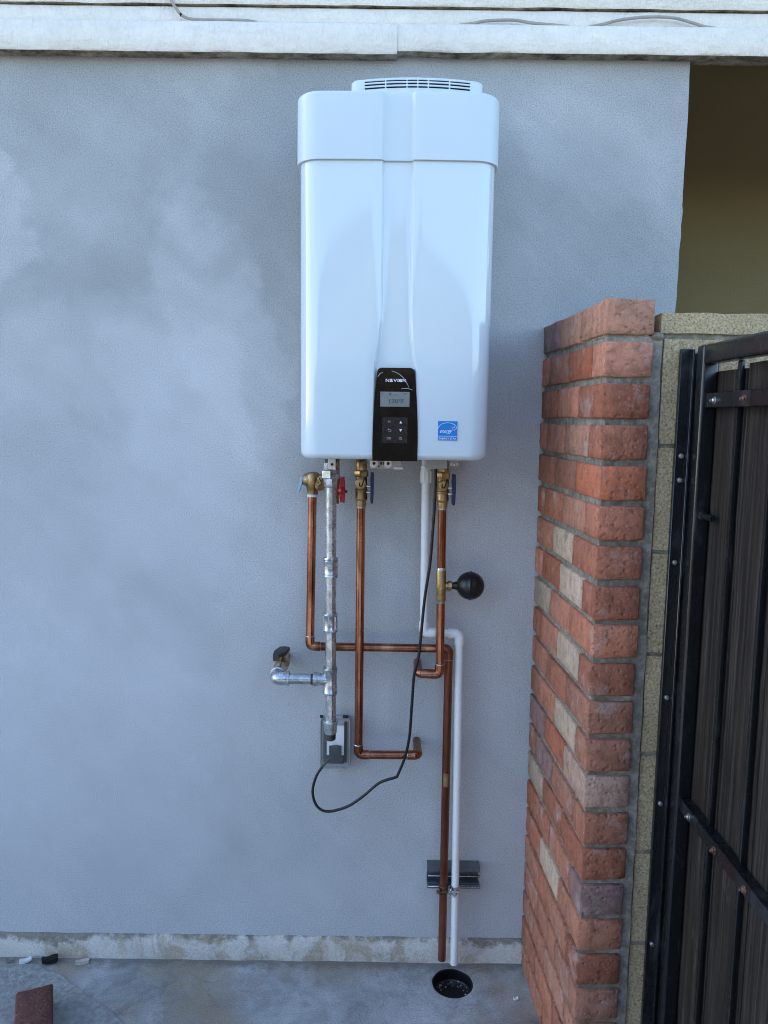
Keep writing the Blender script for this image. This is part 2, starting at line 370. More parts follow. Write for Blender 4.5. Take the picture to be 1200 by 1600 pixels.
def lathe(bm, o, axis, prof, seg=24, rot=0.0):
    o = Vector(o); d = Vector(axis).normalized(); u, w = frame(d); rings = []
    for t_, r in prof:
        rings.append([bm.verts.new(o + d * t_ + (u * math.cos(2 * math.pi * k / seg + rot) + w * math.sin(2 * math.pi * k / seg + rot)) * max(r, 1e-5)) for k in range(seg)])
    for a, b in zip(rings, rings[1:]):
        for k in range(seg): bm.faces.new((a[k], a[(k + 1) % seg], b[(k + 1) % seg], b[k]))
    bm.faces.new(rings[0]); bm.faces.new(rings[-1]); return bm
def prism(bm, pts, y0, y1, bev=0.0):
    """outline in (x, z), extruded from y0 to y1"""
    b2 = bmesh.new(); a = [b2.verts.new((x, y0, z)) for x, z in pts]; b = [b2.verts.new((x, y1, z)) for x, z in pts]
    b2.faces.new(a); b2.faces.new(list(reversed(b)))
    for i in range(len(pts)): j = (i + 1) % len(pts); b2.faces.new((a[i], a[j], b[j], b[i]))
    if bev: bmesh.ops.bevel(b2, geom=[e for e in b2.edges if abs(e.verts[0].co.y - y0) < 1e-6 and abs(e.verts[1].co.y - y0) < 1e-6], offset=bev, segments=2, affect='EDGES')
    merge(bm, b2); return bm
def text_mesh(s, size, cx, z0, y, mat, parent, name='lettering', width=None, bold=0.0, shear=0.0):
    cu = bpy.data.curves.new('t', 'FONT'); cu.body = s; cu.size = size; cu.align_x = 'CENTER'; cu.offset = bold; cu.shear = shear; cu.resolution_u = 4
    o = bpy.data.objects.new('t', cu); COL.objects.link(o)
    me = bpy.data.meshes.new_from_object(o.evaluated_get(bpy.context.evaluated_depsgraph_get()))
    bpy.data.objects.remove(o); bpy.data.curves.remove(cu)
    xs = [v.co.x for v in me.vertices]; k = width / (max(xs) - min(xs)) if width else 1.0
    for v in me.vertices: v.co = Vector((cx + v.co.x * k, y, z0 + v.co.y))
    me.name = name; me.materials.clear(); return put(name, me, mat, parent)
def jit(p, a, s=1.0): return a * mnoise.noise(Vector(p) * s)

# ------------------------------------------------------------------ the ground
DX, DY, DR = .2065, -.088, .057
def slab():
    bm = nb(); X = [-9, -1.5, -.5, DX - .16, DX + .16, 1.0, 5, 9]; Yv = [.06, DY + .16 - .02, DY - .16, -.6, -2, -6, -12]; 
    Yv = [.08, DY + .14, DY - .16, -.6, -2, -6, -12]
    for i in range(len(X) - 1):
        for j in range(len(Yv) - 1):
            if i == 3 and j == 1:
                continue
            bm.faces.new([bm.verts.new((x, y, 0)) for x, y in ((X[i], Yv[j]), (X[i + 1], Yv[j]), (X[i + 1], Yv[j + 1]), (X[i], Yv[j + 1]))])
    N = 48; x0, x1, y1, y0 = X[3], X[4], Yv[1], Yv[2]; inner = []; low = []; outer = []
    for k in range(N):
        a = 2 * math.pi * k / N; dx, dy = math.cos(a), math.sin(a); rr = DR * (1 + .03 * mnoise.noise(Vector((dx * 3, dy * 3, 1))))
        inner.append(bm.verts.new((DX + dx * rr, DY + dy * rr, -.002))); low.append(bm.verts.new((DX + dx * rr, DY + dy * rr, -.13)))
        tx = ((x1 - DX) / dx if dx > 0 else (x0 - DX) / dx) if abs(dx) > 1e-6 else 9; ty = ((y1 - DY) / dy if dy > 0 else (y0 - DY) / dy) if abs(dy) > 1e-6 else 9
        s = min(tx, ty); outer.append(bm.verts.new((DX + dx * s, DY + dy * s, 0)))
    for k in range(N):
        j = (k + 1) % N; bm.faces.new((outer[k], outer[j], inner[j], inner[k])); bm.faces.new((inner[k], inner[j], low[j], low[k]))
    for (px, py) in ((x0, y0), (x1, y0), (x1, y1), (x0, y1)):
        q = bm.verts.new((px, py, 0)); ks = sorted(range(N), key=lambda k: (outer[k].co - q.co).length)[:2]
        bm.faces.new((q, outer[ks[0]], outer[ks[1]]))
    bmesh.ops.remove_doubles(bm, verts=bm.verts, dist=1e-5)
    return finish('concrete_slab', bm, 'slab')
s_ = slab(); s_['kind'] = 'structure'
g = finish('ground', bx(-150, 150, -150, 150, -.5, -.14), 'soil'); g['kind'] = 'structure'
# older rough concrete in the corner of the yard
pts = [(-2.6, -.035), (-1.04, -.036), (-.965, -.05), (-.93, -.068), (-.87, -.094), (-.80, -.14), (-.72, -.20), (-.655, -.25), (-.56, -.33), (-.43, -.47), (-.40, -.8), (-2.6, -.8)]
dense = []
for i, p in enumerate(pts):
    q = pts[(i + 1) % len(pts)]; n = max(1, int(math.dist(p, q) / .025))
    for k in range(n):
        x, y = p[0] + (q[0] - p[0]) * k / n, p[1] + (q[1] - p[1]) * k / n; dense.append((x + jit((x, y, 3), .008, 17), y + jit((x, y, 9), .012, 17)))
bm = nb(); tv = [bm.verts.new((x, y, .004)) for x, y in dense]; bv = [bm.verts.new((x, y, -.004)) for x, y in dense]
bm.faces.new(tv)
for i in range(len(tv)): j = (i + 1) % len(tv); bm.faces.new((tv[i], tv[j], bv[j], bv[i]))
o = finish('concrete_patch', bm, 'rough_slab'); o['kind'] = 'structure'

# ------------------------------------------------------------------ the house
house = thing('house', 'grey stucco house wall under white painted eave boards', 'house', (0, .1, 0))
XR = .752
def jag(p, q, step, amp, seed):
    n = max(1, int(math.dist(p, q) / step)); out = []
    for k in range(n):
        s = k / n; x, z_ = p[0] + (q[0] - p[0]) * s, p[1] + (q[1] - p[1]) * s
        f = 1.0 if 0 < k < n else 0.3
        out.append((x + f * amp * mnoise.noise(Vector((x * 31, z_ * 31, seed))), z_ + f * amp * mnoise.noise(Vector((x * 31, z_ * 31, seed + 5)))))
    return out
outl = [(-7, .066)] + jag((-1.4, .069), (XR, .061), .012, .006, 2) + jag((XR, .061), (XR, 2.6), .03, .005, 4) + [(XR, 2.6), (-7, 2.6)]
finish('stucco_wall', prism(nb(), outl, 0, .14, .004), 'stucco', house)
bm = nb(); XS = [-7] + [-1.5 + .02 * i for i in range(112)] + [XR - .012]   # footing with an uneven worn top arris
rows = []
for x in XS:
    dz = jit((x, 0, 0), .006, 14); dy = jit((x, 4, 0), .006, 11)
    rows.append([bm.verts.new(c_) for c_ in ((x, .13, .066), (x, -.003 + dy * .4, .072 + dz * .3), (x, -.009 + dy * .7, .066 + dz), (x, -.010 + dy * .6, .03), (x, -.012 + dy * .7, -.05))])
for a, b in zip(rows, rows[1:]):
    for k in range(4): bm.faces.new((a[k], b[k], b[k + 1], a[k + 1]))
finish('footing', bm, 'footing', house, 60)
def board(name, x0, x1, y0, y1, z0, z1, mat='white_paint', amp=.0025, seed=0, tilt=0.0):
    bm = nb(); n = max(2, int((x1 - x0) / .03)); rows = []
    for i in range(n + 1):
        x = x0 + (x1 - x0) * i / n; a = jit((x, seed, 0), amp, 9); b = jit((x, seed, 5), amp, 13); tz = tilt * (x - x0)
        rows.append([bm.verts.new(c_) for c_ in ((x, y1, z0 + tz + a), (x, y0 + .003, z0 + tz + a), (x, y0 + b, z0 + tz + .004 + a), (x, y0 + b, z1 + tz - .004), (x, y0 + .004 + b, z1 + tz), (x, y1, z1 + tz))])
    for a, b in zip(rows, rows[1:]):
        for k in range(6): bm.faces.new((a[k], b[k], b[(k + 1) % 6], a[(k + 1) % 6]))
    bm.faces.new(rows[0]); bm.faces.new(rows[-1])
    bmesh.ops.recalc_face_normals(bm, faces=bm.faces); bm.normal_update()
    for f in bm.faces:
        if f.normal.z < -.8: f.material_index = 1     # bare weathered underside
    o = finish(name, bm, mat, house, 50); o.data.materials.append(M['raw_wood_edge']); return o
board('fascia_board', -2.6, .0180, -.042, -.004, 2.4405, 2.512, seed=1)
board('fascia_board', .0183, 3.4, -.040, -.004, 2.4475, 2.513, seed=2)
board('siding_board', -2.6, 3.4, -.018, .03, 2.506, 2.556, seed=3)
board('siding_board', -2.6, 3.4, -.027, .03, 2.558, 2.68, seed=4)
board('siding_board', -2.6, 3.4, -.034, .03, 2.683, 2.80, seed=6)
finish('eave_beam', bx(XR + .004, 3.4, -.003, .035, 2.456, 2.6), 'raw_wood_edge', house)
finish('porch_wall', bx(XR, 4.2, .9, 1.05, -.05, 2.93), 'olive_plaster', house)
finish('porch_return', bx(.6, XR - .012, .141, .899, -.05, 2.66), 'porch_plaster', house)
finish('porch_end_wall', bx(4.0, 4.2, -.1, .899, -.05, 2.6), 'olive_plaster', house)
bm = nb()
rv = [(-.06, 2.80), (5.0, 4.2), (10.0, 2.8), (10.0, 2.7), (5.0, 4.05), (.03, 2.66)]
b2 = [[bm.verts.new((x, y, z_)) for y, z_ in rv] for x in (-7.3, 4.4)]
for k in range(6): bm.faces.new((b2[0][k], b2[0][(k + 1) % 6], b2[1][(k + 1) % 6], b2[1][k]))
bm.faces.new(b2[0]); bm.faces.new(b2[1]); finish('roof', bm, 'roofing', house)  # unseen roof, put in to keep the sun off the wall and ground

# across the yard, behind the viewer: what the glossy front of the heater mirrors
fence = thing('reflection_fence', 'unseen brown board fence, added to keep the control panel reflection dark', 'fence', (0, -7.2, 0))  # added out of view, dark so that the glossy panel mirrors black
fm = bpy.data.meshes.new('board'); b_ = bx(-.069, .069, -.009, .009, .04, 2.12, .002); b_.to_mesh(fm); b_.free()
for k in range(90):
    o = put('board', fm, 'fence_wood', fence, inv=False); o.location = (-6.3 + .143 * k, random.uniform(-.003, .003), random.uniform(-.015, .015))
for zz in (.35, 1.75): finish('rail', bx(-6.4, 6.6, -7.26, -7.21, zz, zz + .09), 'fence_wood', fence)
nh = thing('neighbour_house', 'neighbour house gable beyond the fence, mirrored in the heater front', 'house', (-.45, -12, 0))
finish('wall', prism(nb(), [(-4.6, 0), (3.7, 0), (3.7, 2.5), (-.45, 4.75), (-4.6, 2.5)], -12.3, -11.5), 'porch_plaster', nh)
finish('roof', prism(nb(), [(-5.0, 2.42), (-5.0, 2.55), (-.45, 4.98), (4.1, 2.55), (4.1, 2.42), (-.45, 4.80)], -16, -11.2), 'roofing', nh)

# ------------------------------------------------------------------ brick pier
SK = math.atan2(.0225, .5)
pier = thing('brick_pier', 'red brick pier with grey mortar joints standing against the stucco wall', 'brick pier', (.4335, -.5, 0), SK)
PW = .097
def noisy_box(sx, sy, sz, seed, amp=.0016, r=.0045):
    """brick with worn arrises, centred"""
    bm = nb(); bmesh.ops.create_cube(bm, size=1)
    for v in bm.verts: v.co = Vector((v.co.x * sx, v.co.y * sy, v.co.z * sz))
    bmesh.ops.bevel(bm, geom=bm.edges[:], offset=r * .6, segments=1, affect='EDGES')
    bmesh.ops.subdivide_edges(bm, edges=[e for e in bm.edges if e.calc_length() > .02], cuts=2, use_grid_fill=True)
    for v in bm.verts:
        nv = mnoise.noise_vector(v.co * 45 + Vector((seed * 3.1, seed, 7)))
        v.co += nv * amp + mnoise.noise_vector(v.co * 130 + Vector((seed, 5, 2))) * amp * .5
        # chip corners a little
        ex = [abs(v.co.x) > sx / 2 - .008, abs(v.co.y) > sy / 2 - .008, abs(v.co.z) > sz / 2 - .008]
        if sum(ex) >= 2: v.co *= 1 - .014 * max(0, mnoise.noise(v.co * 60 + Vector((seed, 2, 1))) + .15)
    bmesh.ops.recalc_face_normals(bm, faces=bm.faces)
    me = bpy.data.meshes.new('brick'); bm.to_mesh(me); bm.free()
    me.polygons.foreach_set('use_smooth', [True] * len(me.polygons)); me.set_sharp_from_angle(angle=R(50))
    return me
_cache = {}
def brick_mesh(l, v):
    k = (round(l, 3), v)
    if k not in _cache:
        me = noisy_box(PW, l, .0685, v + l * 50); me.materials.append(M['brick']); _cache[k] = me
    return _cache[k]
LIGHT = {(6, 1), (7, 1), (8, 2), (9, 1), (11, 1), (12, 0), (14, 2), (16, 1)}
PURPLE = {(0, 2), (13, 2), (15, 0), (12, 2)}
TAN = {(0, 0), (0, 1), (3, 1)}
BLEND = 2
rr = random.Random(11)
for k in range(22):
    top = 1.793 - .0825 * k; zc = top - .034
    cuts = [0, .170, .345, .500] if k % 2 == 0 else [0, .084, .262, .430, .500]
    for i in range(len(cuts) - 1):
        a = cuts[i] + (.004 if i else 0); b = cuts[i + 1] - (.004 if i < len(cuts) - 2 else 0)
        l = b - a
        o = put('brick', brick_mesh(l, rr.randrange(3)), None, pier, inv=False)
        o.location = (PW / 2 + rr.uniform(-.0012, .0012), (a + b) / 2 + (rr.uniform(-.002, .0015) if i == 0 else 0), zc + rr.uniform(-.001, .001))
        o.rotation_euler = (rr.uniform(-.006, .006), rr.uniform(-.006, .006), rr.uniform(-.006, .006) + (math.pi if rr.random() < .0 else 0))
        j = rr.uniform(.74, 1.2); h = rr.uniform(-.02, .02)
        w_ = rr.uniform(0, .22) ** 1.0; col = ((.47 * (1 - w_) + .55 * w_) * j, ((.165 + h) * (1 - w_) + .38 * w_) * j, ((.095 + h) * (1 - w_) + .27 * w_) * j)
        if (k, i) in LIGHT: col = (.54 * j, .40 * j, .29 * j) if (k, i) != (12, 0) else (.50, .32, .24)
        elif (k, i) in PURPLE: col = (.29, .17, .15)
        elif (k, i) in TAN: col = (.50, .25, .165)
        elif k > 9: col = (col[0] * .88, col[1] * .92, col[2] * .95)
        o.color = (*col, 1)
def rough_slab_mesh(x0, x1, y0, y1, z0, z1, step, amp, seed):
    bm = nb(); bmesh.ops.create_cube(bm, size=1)
    for v in bm.verts: v.co = ((x0 + x1) / 2 + v.co.x * (x1 - x0), (y0 + y1) / 2 + v.co.y * (y1 - y0), (z0 + z1) / 2 + v.co.z * (z1 - z0))
    for ax in range(3):
        lo, hi = ((x0, x1), (y0, y1), (z0, z1))[ax]; n = int((hi - lo) / step)
        for i in range(1, n):
            pl = [0, 0, 0]; pl[ax] = lo + (hi - lo) * i / n; no = [0, 0, 0]; no[ax] = 1
            bmesh.ops.bisect_plane(bm, geom=bm.verts[:] + bm.edges[:] + bm.faces[:], plane_co=pl, plane_no=no)
    for v in bm.verts: v.co += mnoise.noise_vector(v.co * 22 + Vector((seed, 0, 0))) * amp
    return bm
o = finish('mortar', rough_slab_mesh(.0085, .1195, .0105, .494, .0, 1.724, .022, .0028, 3), 'mortar', None, 60); o.parent = pier
o = finish('mortar', rough_slab_mesh(.007, .09, .010, .493, 1.722, 1.787, .022, .002, 8), 'mortar', None, 60); o.parent = pier

# ------------------------------------------------------------------ block wall
bw = thing('block_wall', 'tan rough concrete block wall with a cap course beside the brick pier', 'block wall', (.554, -.47, 0))
BY = -.479
def block_mesh(l, h, v, d=.19):
    k = ('b', round(l, 3), round(h, 3), v)
    if k not in _cache:
        bm = rough_slab_mesh(-l / 2, l / 2, -d / 2, d / 2, -h / 2, h / 2, .03, .0022, v * 7 + l * 9); bmesh.ops.recalc_face_normals(bm, faces=bm.faces)
        me = bpy.data.meshes.new('block'); bm.to_mesh(me); bm.free(); me.materials.append(M['block'])
        me.polygons.foreach_set('use_smooth', [True] * len(me.polygons)); me.set_sharp_from_angle(angle=R(55)); _cache[k] = me
    return _cache[k]
tops = [1.7205, 1.502, 1.2835, 1.066, .846, .622, .407, .19]
for r_, tp in enumerate(tops):
    hgt = (tp - (tops[r_ + 1] if r_ + 1 < len(tops) else -.02)) - .009
    x = .556
    for i, l in enumerate(([.39, .39, .39] if r_ % 2 == 0 else [.19, .39, .39, .19])):
        o = put('block', block_mesh(l, hgt, (r_ + i) % 3), None, bw, inv=False)
        o.location = (x + l / 2 - .554 + .0, BY + .095 + .47 + rr.uniform(-.0015, .0015), tp - hgt / 2 - .002); x += l + .009
x = .5475
for l in (.40, .40, .40):
    o = put('cap_block', block_mesh(l, .040, 3, .2), None, bw, inv=False); o.location = (x + l / 2 - .554, BY - .004 + .1 + .47, 1.749); x += l + .008
finish('mortar', rough_slab_mesh(.5535, 1.72, BY + .005, BY + .18, .001, 1.742, .06, .002, 12), 'mortar', bw, 60)
bm = nb(); bmesh.ops.create_icosphere(bm, subdivisions=3, radius=1)
for v in bm.verts: v.co = Vector((.541 + v.co.x * .012, -.482 + v.co.y * .013, 1.723 + v.co.z * .009)) + mnoise.noise_vector(v.co * 1.6) * .004
finish('mortar_blob', bm, 'mortar', bw, 60)

# ------------------------------------------------------------------ steel jamb and gate
jamb = thing('gate_jamb', 'black steel gate jamb bolted to the block wall', 'gate jamb', (.597, -.49, 0))
finish('plate', bx(.5865, .612, -.494, -.4835, .02, 1.698, .0012), 'black_paint', jamb)
finish('angle', bx(.6035, .607, -.512, -.4945, .02, 1.696, .001), 'black_paint', jamb)
finish('rear_plate', bx(.6125, .665, -.4905, -.4835, .02, 1.69, .0012), 'black_paint', jamb)
for zz in (1.4857, 1.4368, 1.2678, .98, .745, .42):
    finish('bolt', lathe(nb(), (.598, -.494, zz), (0, -1, 0), [(0, .0055), (.003, .0055), (.005, .004), (.0056, .001)], 14), 'zinc_sheet', jamb)
gate = thing('gate', 'open black steel gate backed with dark weathered wood boards', 'gate', (.63, -.53, .03))
GE = -1.36
finish('stile', bx(.6095, .6415, -.546, -.5145, .04, 1.7025, .006, 3), 'black_paint', gate)
finish('stile', bx(.6095, .6415, GE, GE + .0315, .04, 1.7025, .003, 2), 'black_paint', gate)
finish('top_rail', bx(.610, .641, GE + .032, -.5465, 1.6655, 1.7022, .006, 3), 'black_paint', gate)
finish('bottom_rail', bx(.610, .641, GE + .032, -.5465, .045, .077, .003, 2), 'black_paint', gate)
for k in range(5):
    y = -.655 - .131 * k
    finish('picket', bx(.6300, .6390, y - .0050, y + .0050, .078, 1.665, .002, 2), 'black_paint', gate)
i_b = -1
for z0, z1 in ((1.582, 1.610), (.757, .784)):
    b_ = nb(); box(b_, .6185, .625, GE + .033, -.547, z0, z1, .001)
    br = finish('brace', b_, 'black_paint', gate)
    if z0 < 1: finish('flange', bx(.6255, .6395, GE + .04, -.548, z1 - .0045, z1 - .0005, .0005), 'black_paint', br)
    for y in ((-.590, -.712, -.835, -.95, -1.08, -1.2) if z0 > 1 else (-.595, -.715, -.834, -.95, -1.08, -1.2)):
        finish('bolt', lathe(nb(), (.6183, y, (z0 + z1) / 2 - .001), (-1, 0, 0), [(0, .0075), (.0012, .0075), (.0015, .0052), (.0045, .0050), (.006, .003), (.009, .0028)], 12), 'rust' if (i_b := i_b + 1) % 3 else 'zinc_sheet', br)
yb = -.526; i = 0
while yb > GE - .0:
    w = .1385; y0 = max(yb - w, GE - .01)
    b_ = rough_slab_mesh(.6425, .6595, y0 + .0022, yb - .0022, .055 + rr.uniform(0, .01), 1.655 + rr.uniform(-.012, .004), .045, .0012, i * 5)
    finish('wood_board', b_, 'weathered_wood', gate, 50); yb -= w + .0015; i += 1
finish('latch_pin', lathe(nb(), (.6275, -.5455, 1.3716), (0, -1, 0), [(0, .010), (.004, .010), (.005, .0068), (.046, .0066), (.048, .0058)], 16), 'black_paint', gate)

# ------------------------------------------------------------------ water heater
HX = .0205
heater = thing('water_heater', 'white wall hung tankless water heater with a black control panel', 'water heater', (HX, -.02, 1.46))
def crown(x): return .005 * (x / .2125) ** 2
def chan(z):
    s = min(1, max(0, (1.815 - z) / .15)); s = s ** 2.2; return .0315 + .0125 * s
def hprof(z, off, ins, e=.0095):
    W = .2125 + off - ins; F = -.335 - off + ins; RR = max(.02, .046 + off - ins); c = chan(z); P = [(-W, -.02), (-W, -.12), (-W, -.22)]
    for k in range(13):
        a = math.pi / 2 * k / 12; P.append((-W + RR - RR * math.cos(a), F + RR - RR * math.sin(a)))
    x0 = -W + RR; s = .0042
    for k in range(1, 7): P.append((x0 + (-c - s - x0) * k / 6, F))
    for k in range(1, 9):
        u = k / 8; q = min(1, max(0, (u - .08) / .84)); P.append((-c - s + 2 * s * u, F + e * (q + .5 * (3 * q * q - 2 * q ** 3)) / 1.5))
    P.append((-.012, F + e))
    L_ = [(x, y + crown(x) * (1 if y < F + RR + 1e-6 else 0)) for x, y in P]
    return L_ + [(-x, y) for x, y in reversed(L_)]
def shell(levels, name, mat, parent):
    bm = nb(); rings = []
    for z_, off, ins in levels:
        rings.append([bm.verts.new((HX + x, y, z_)) for x, y in hprof(z_, off, ins)])
    n = len(rings[0])
    for a, b in zip(rings, rings[1:]):
        for k in range(n - 1): bm.faces.new((a[k], a[k + 1], b[k + 1], b[k]))
    bm.faces.new(rings[0]); bm.faces.new(rings[-1])
    bmesh.ops.holes_fill(bm, edges=[e for e in bm.edges if e.is_boundary])
    return finish(name, bm, mat, parent, 42)
B0 = 1.4615; br_ = .016
lv = [(B0 + br_ * (1 - math.cos(math.pi / 2 * k / 7)), 0, br_ * (1 - math.sin(math.pi / 2 * k / 7))) for k in range(8)]
lv += [(1.49 + .02 * k, 0, 0) for k in range(9)] + [(1.66 + .0125 * k, 0, 0) for k in range(14)] + [(1.9, 0, 0), (2.0, 0, 0), (2.12, 0, 0)]
body = shell(lv, 'front_cover', 'enamel', heater)
cl = [(2.0990, .001, 0), (2.0982, .0055, 0), (2.0990, .0068, 0), (2.105, .0068, 0), (2.16, .0065, 0), (2.20, .0062, 0)]
cl += [(2.2385 - .010 * (1 - math.sin(math.pi / 2 * k / 6)), .006, .010 * (1 - math.cos(math.pi / 2 * k / 6))) for k in range(7)]
shell(cl, 'top_cover', 'enamel_cap', heater)
# vent hood on top: curved louvred front
vx0, vx1, vc = -.0835, .2085, .0625; hwv = .146
def vy(x): return -.252 + .022 * ((x - vc) / hwv) ** 2
sc = .233 / 760
cuts = [(140, 285), (295, 440), (448, 517), (525, 592), (602, 745), (755, 900)]
cols = [(-.0541 + (a - 140) * sc, -.0541 + (b - 140) * sc) for a, b in cuts]
xsn = sorted(set([vx0 + .020, vx1 - .020] + [round(v_, 6) for ab in cols for v_ in ab] + [round((a + b) / 2, 6) for a, b in cols]))
rows_ = [(2.2775, 2.2812), (2.2846, 2.2882), (2.2914, 2.2943)]
zs = [2.236, 2.262] + [v_ for ab in rows_ for v_ in ab] + [2.2965]
pl = []
for k in range(9):
    a = math.pi / 2 * k / 8; yc = vy(vx0 + .02) + .02; pl.append((vx0 + .02 - .02 * math.cos(a), yc - .02 * math.sin(a)))
pl = [(vx0, -.06)] + pl + [(x, vy(x)) for x in xsn if vx0 + .021 < x < vx1 - .021]
for k in range(9):
    a = math.pi / 2 * k / 8; yc = vy(vx1 - .02) + .02; pl.append((vx1 - .02 + .02 * math.sin(a), yc - .02 * math.cos(a)))
pl.append((vx1, -.06))
bm = nb(); grid = [[bm.verts.new((x, y, z_)) for x, y in pl] for z_ in zs]
for j in range(len(zs) - 1):
    for k in range(len(pl) - 1):
        xm = (pl[k][0] + pl[k + 1][0]) / 2; zm = (zs[j] + zs[j + 1]) / 2
        if any(a < xm < b for a, b in cols) and any(a < zm < b for a, b in rows_): continue
        bm.faces.new((grid[j][k], grid[j][k + 1], grid[j + 1][k + 1], grid[j + 1][k]))
cyv = -.15; top1 = [bm.verts.new((vc + (x - vc) * .985, y + .0035 * (1 if y < -.1 else 0), 2.2995)) for x, y in pl]
for k in range(len(pl) - 1): bm.faces.new((grid[-1][k], grid[-1][k + 1], top1[k + 1], top1[k]))
bm.faces.new(top1)
vh = finish('vent_hood', bm, 'vent_plastic', heater, 45)
md = vh.modifiers.new('thickness', 'SOLIDIFY'); md.thickness = .0028; md.offset = 0
finish('vent_interior', bx(vx0 + .02, vx1 - .02, -.215, -.07, 2.24, 2.294), 'dark_gap', heater)

# control panel
PYF = -.3372
pz0, pz1 = 1.4595, 1.664
pan = []
for k in range(9):   # right edge upwards, bowed
    u = k / 8; pan.append((.0725 - .0085 * u ** 1.9 + .0012 * math.sin(math.pi * u), pz0 + (pz1 - .011 - pz0) * u))
rc_ = pan[-1][0]
for k in range(1, 7):
    a = math.pi / 2 * k / 6; pan.append((rc_ - .010 + .010 * math.cos(a), pz1 - .011 + .011 * math.sin(a)))
outp = pan + [(2 * .0225 - x, z_) for x, z_ in reversed(pan)]
panel = finish('control_panel', prism(nb(), outp, PYF, -.3255, .0015), 'panel_gloss', heater, 35)
PY = PYF - .0006
finish('display', prism(nb(), [(-.0112, 1.5793), (.0532, 1.5793), (.0532, 1.6120), (-.0112, 1.6120)], PY, PYF + .001, .0003), 'lcd', panel)
finish('keypad', prism(nb(), [(-.0070, 1.4995), (.0495, 1.4995), (.0505, 1.556), (-.006, 1.556)], PY, PYF + .001, .0003), 'keypad', panel)
TY = PY - .0005
# logotype: equal-height letters, drawn one by one
def glyph(s, size, x0, x1, z0, z1, mat='print_white', bold=0.0):
    o = text_mesh(s, size, 0, 0, PYF - .0005, mat, panel, 'lettering', None, bold)
    me = o.data; xs = [v.co.x for v in me.vertices]; zs_ = [v.co.z for v in me.vertices]
    ax, bx_, az, bz = min(xs), max(xs), min(zs_), max(zs_)
    for v in me.vertices: v.co = Vector((x0 + (v.co.x - ax) / (bx_ - ax) * (x1 - x0), TY if mat != 'print_white' else PYF - .0005, z0 + (v.co.z - az) / (bz - az) * (z1 - z0)))
    return o
lx = .0002; Z0, Z1 = 1.6332, 1.6400
for ch, w in (('N', .0076), ('a', .0068), ('V', .0080), ('I', .0018), ('e', .0068), ('N', .0076)):
    glyph(ch, .008, lx, lx + w, Z0, Z1, bold=.00012); lx += w + .0012
text_mesh('130\u00b0F', .0125, .0235, 1.5872, TY, 'lcd_ink', panel, 'display_digits', .033, .0001)
for (a, b, c_, d) in ((-.0085, -.006, 1.6065, 1.609), (.009, .0125, 1.6055, 1.6095), (.0195, .024, 1.604, 1.6055), (.040, .046, 1.607, 1.6085)):
    finish('display_icon', prism(nb(), [(a, c_), (b, c_), (b, d), (a, d)], TY, TY + .0003), 'lcd_ink', panel)
text_mesh('M', .008, .0088, 1.5435, TY, 'print_grey', panel, 'key_mark')
text_mesh('OK', .0072, .0088, 1.5075, TY, 'print_grey', panel, 'key_mark')
finish('key_mark', prism(nb(), [(.0315, 1.5430), (.0375, 1.5430), (.0345, 1.5487)], TY, TY + .0003), 'print_white', panel)
finish('key_mark', prism(nb(), [(.0345, 1.5245), (.0375, 1.5302), (.0315, 1.5302)], TY, TY + .0003), 'print_white', panel)
bm = nb(); tube(bm, [(.0345 + .0031 * math.sin(a), TY, 1.5105 + .0031 * math.cos(a)) for a in [R(d) for d in range(35, 326, 15)]], .0005, 6); tube(bm, [(.0345, TY, 1.5135), (.0345, TY, 1.511)], .0005, 6); finish('key_mark', bm, 'print_grey', panel)
bm = nb(); tube(bm, smooth([(.006, TY, 1.5295), (.0115, TY, 1.5295), (.0135, TY, 1.527), (.0115, TY, 1.5245), (.008, TY, 1.5245)], 5), .0005, 6); tube(bm, [(.008, TY, 1.5315), (.006, TY, 1.5295), (.008, TY, 1.5275)], .0005, 6); finish('key_mark', bm, 'print_grey', panel)
# creases in the protective film
for pp in ([(-.0175, 1.644), (-.012, 1.651), (-.006, 1.6535)], [(.013, 1.6575), (.030, 1.650), (.043, 1.637), (.0515, 1.622)], [(.034, 1.6185), (.048, 1.6195), (.060, 1.616)]):
    q = smooth([(x, PYF - .0003, z_) for x, z_ in pp], 6)
    finish('film_crease', tube(nb(), q, lambda i, n=len(q): .0003 + .0007 * math.sin(math.pi * min(1, .15 + .8 * i / n)), 6), 'film', panel)
# efficiency sticker
sy = -.3345 + .0013
sx0, sx1, sz0, sz1 = .1175, .1600, 1.5066, 1.5492
st = finish('sticker', prism(nb(), [(sx0, sz0), (sx1, sz0), (sx1, sz1), (sx0, sz1)], sy - .0016, sy + .001), 'sticker_blue', heater)
ly = sy - .0019
text_mesh('ENERGY STAR', .0056, (sx0 + sx1) / 2, sz0 + .0022, ly, 'print_white', st, 'lettering', .0385, .00006)
finish('print_line', prism(nb(), [(sx0, sz0 + .0090), (sx1, sz0 + .0090), (sx1, sz0 + .0098), (sx0, sz0 + .0098)], ly, ly + .0003), 'print_white', st)
text_mesh('energy', .0125, sx0 + .0165, sz0 + .0170, ly, 'print_white', st, 'lettering', .027, .0, .45)
arc = [(sx0 + .001 + .0405 * (1 - math.cos(a)) / 2, sz0 + .0265 + .0125 * math.sin(a)) for a in [math.pi * k / 20 for k in range(21)]]
finish('print_arc', tube(nb(), [(x, ly, z_) for x, z_ in arc], .0005, 6), 'print_white', st)
star = [(.1525 + (.0058 if k % 2 == 0 else .0025) * math.sin(R(36 * k + 12)), 1.5325 + (.0058 if k % 2 == 0 else .0025) * math.cos(R(36 * k + 12))) for k in range(10)]
finish('print_star', tube(nb(), [(x, ly, z_) for x, z_ in star + star[:1]], .0004, 6), 'print_white', st)
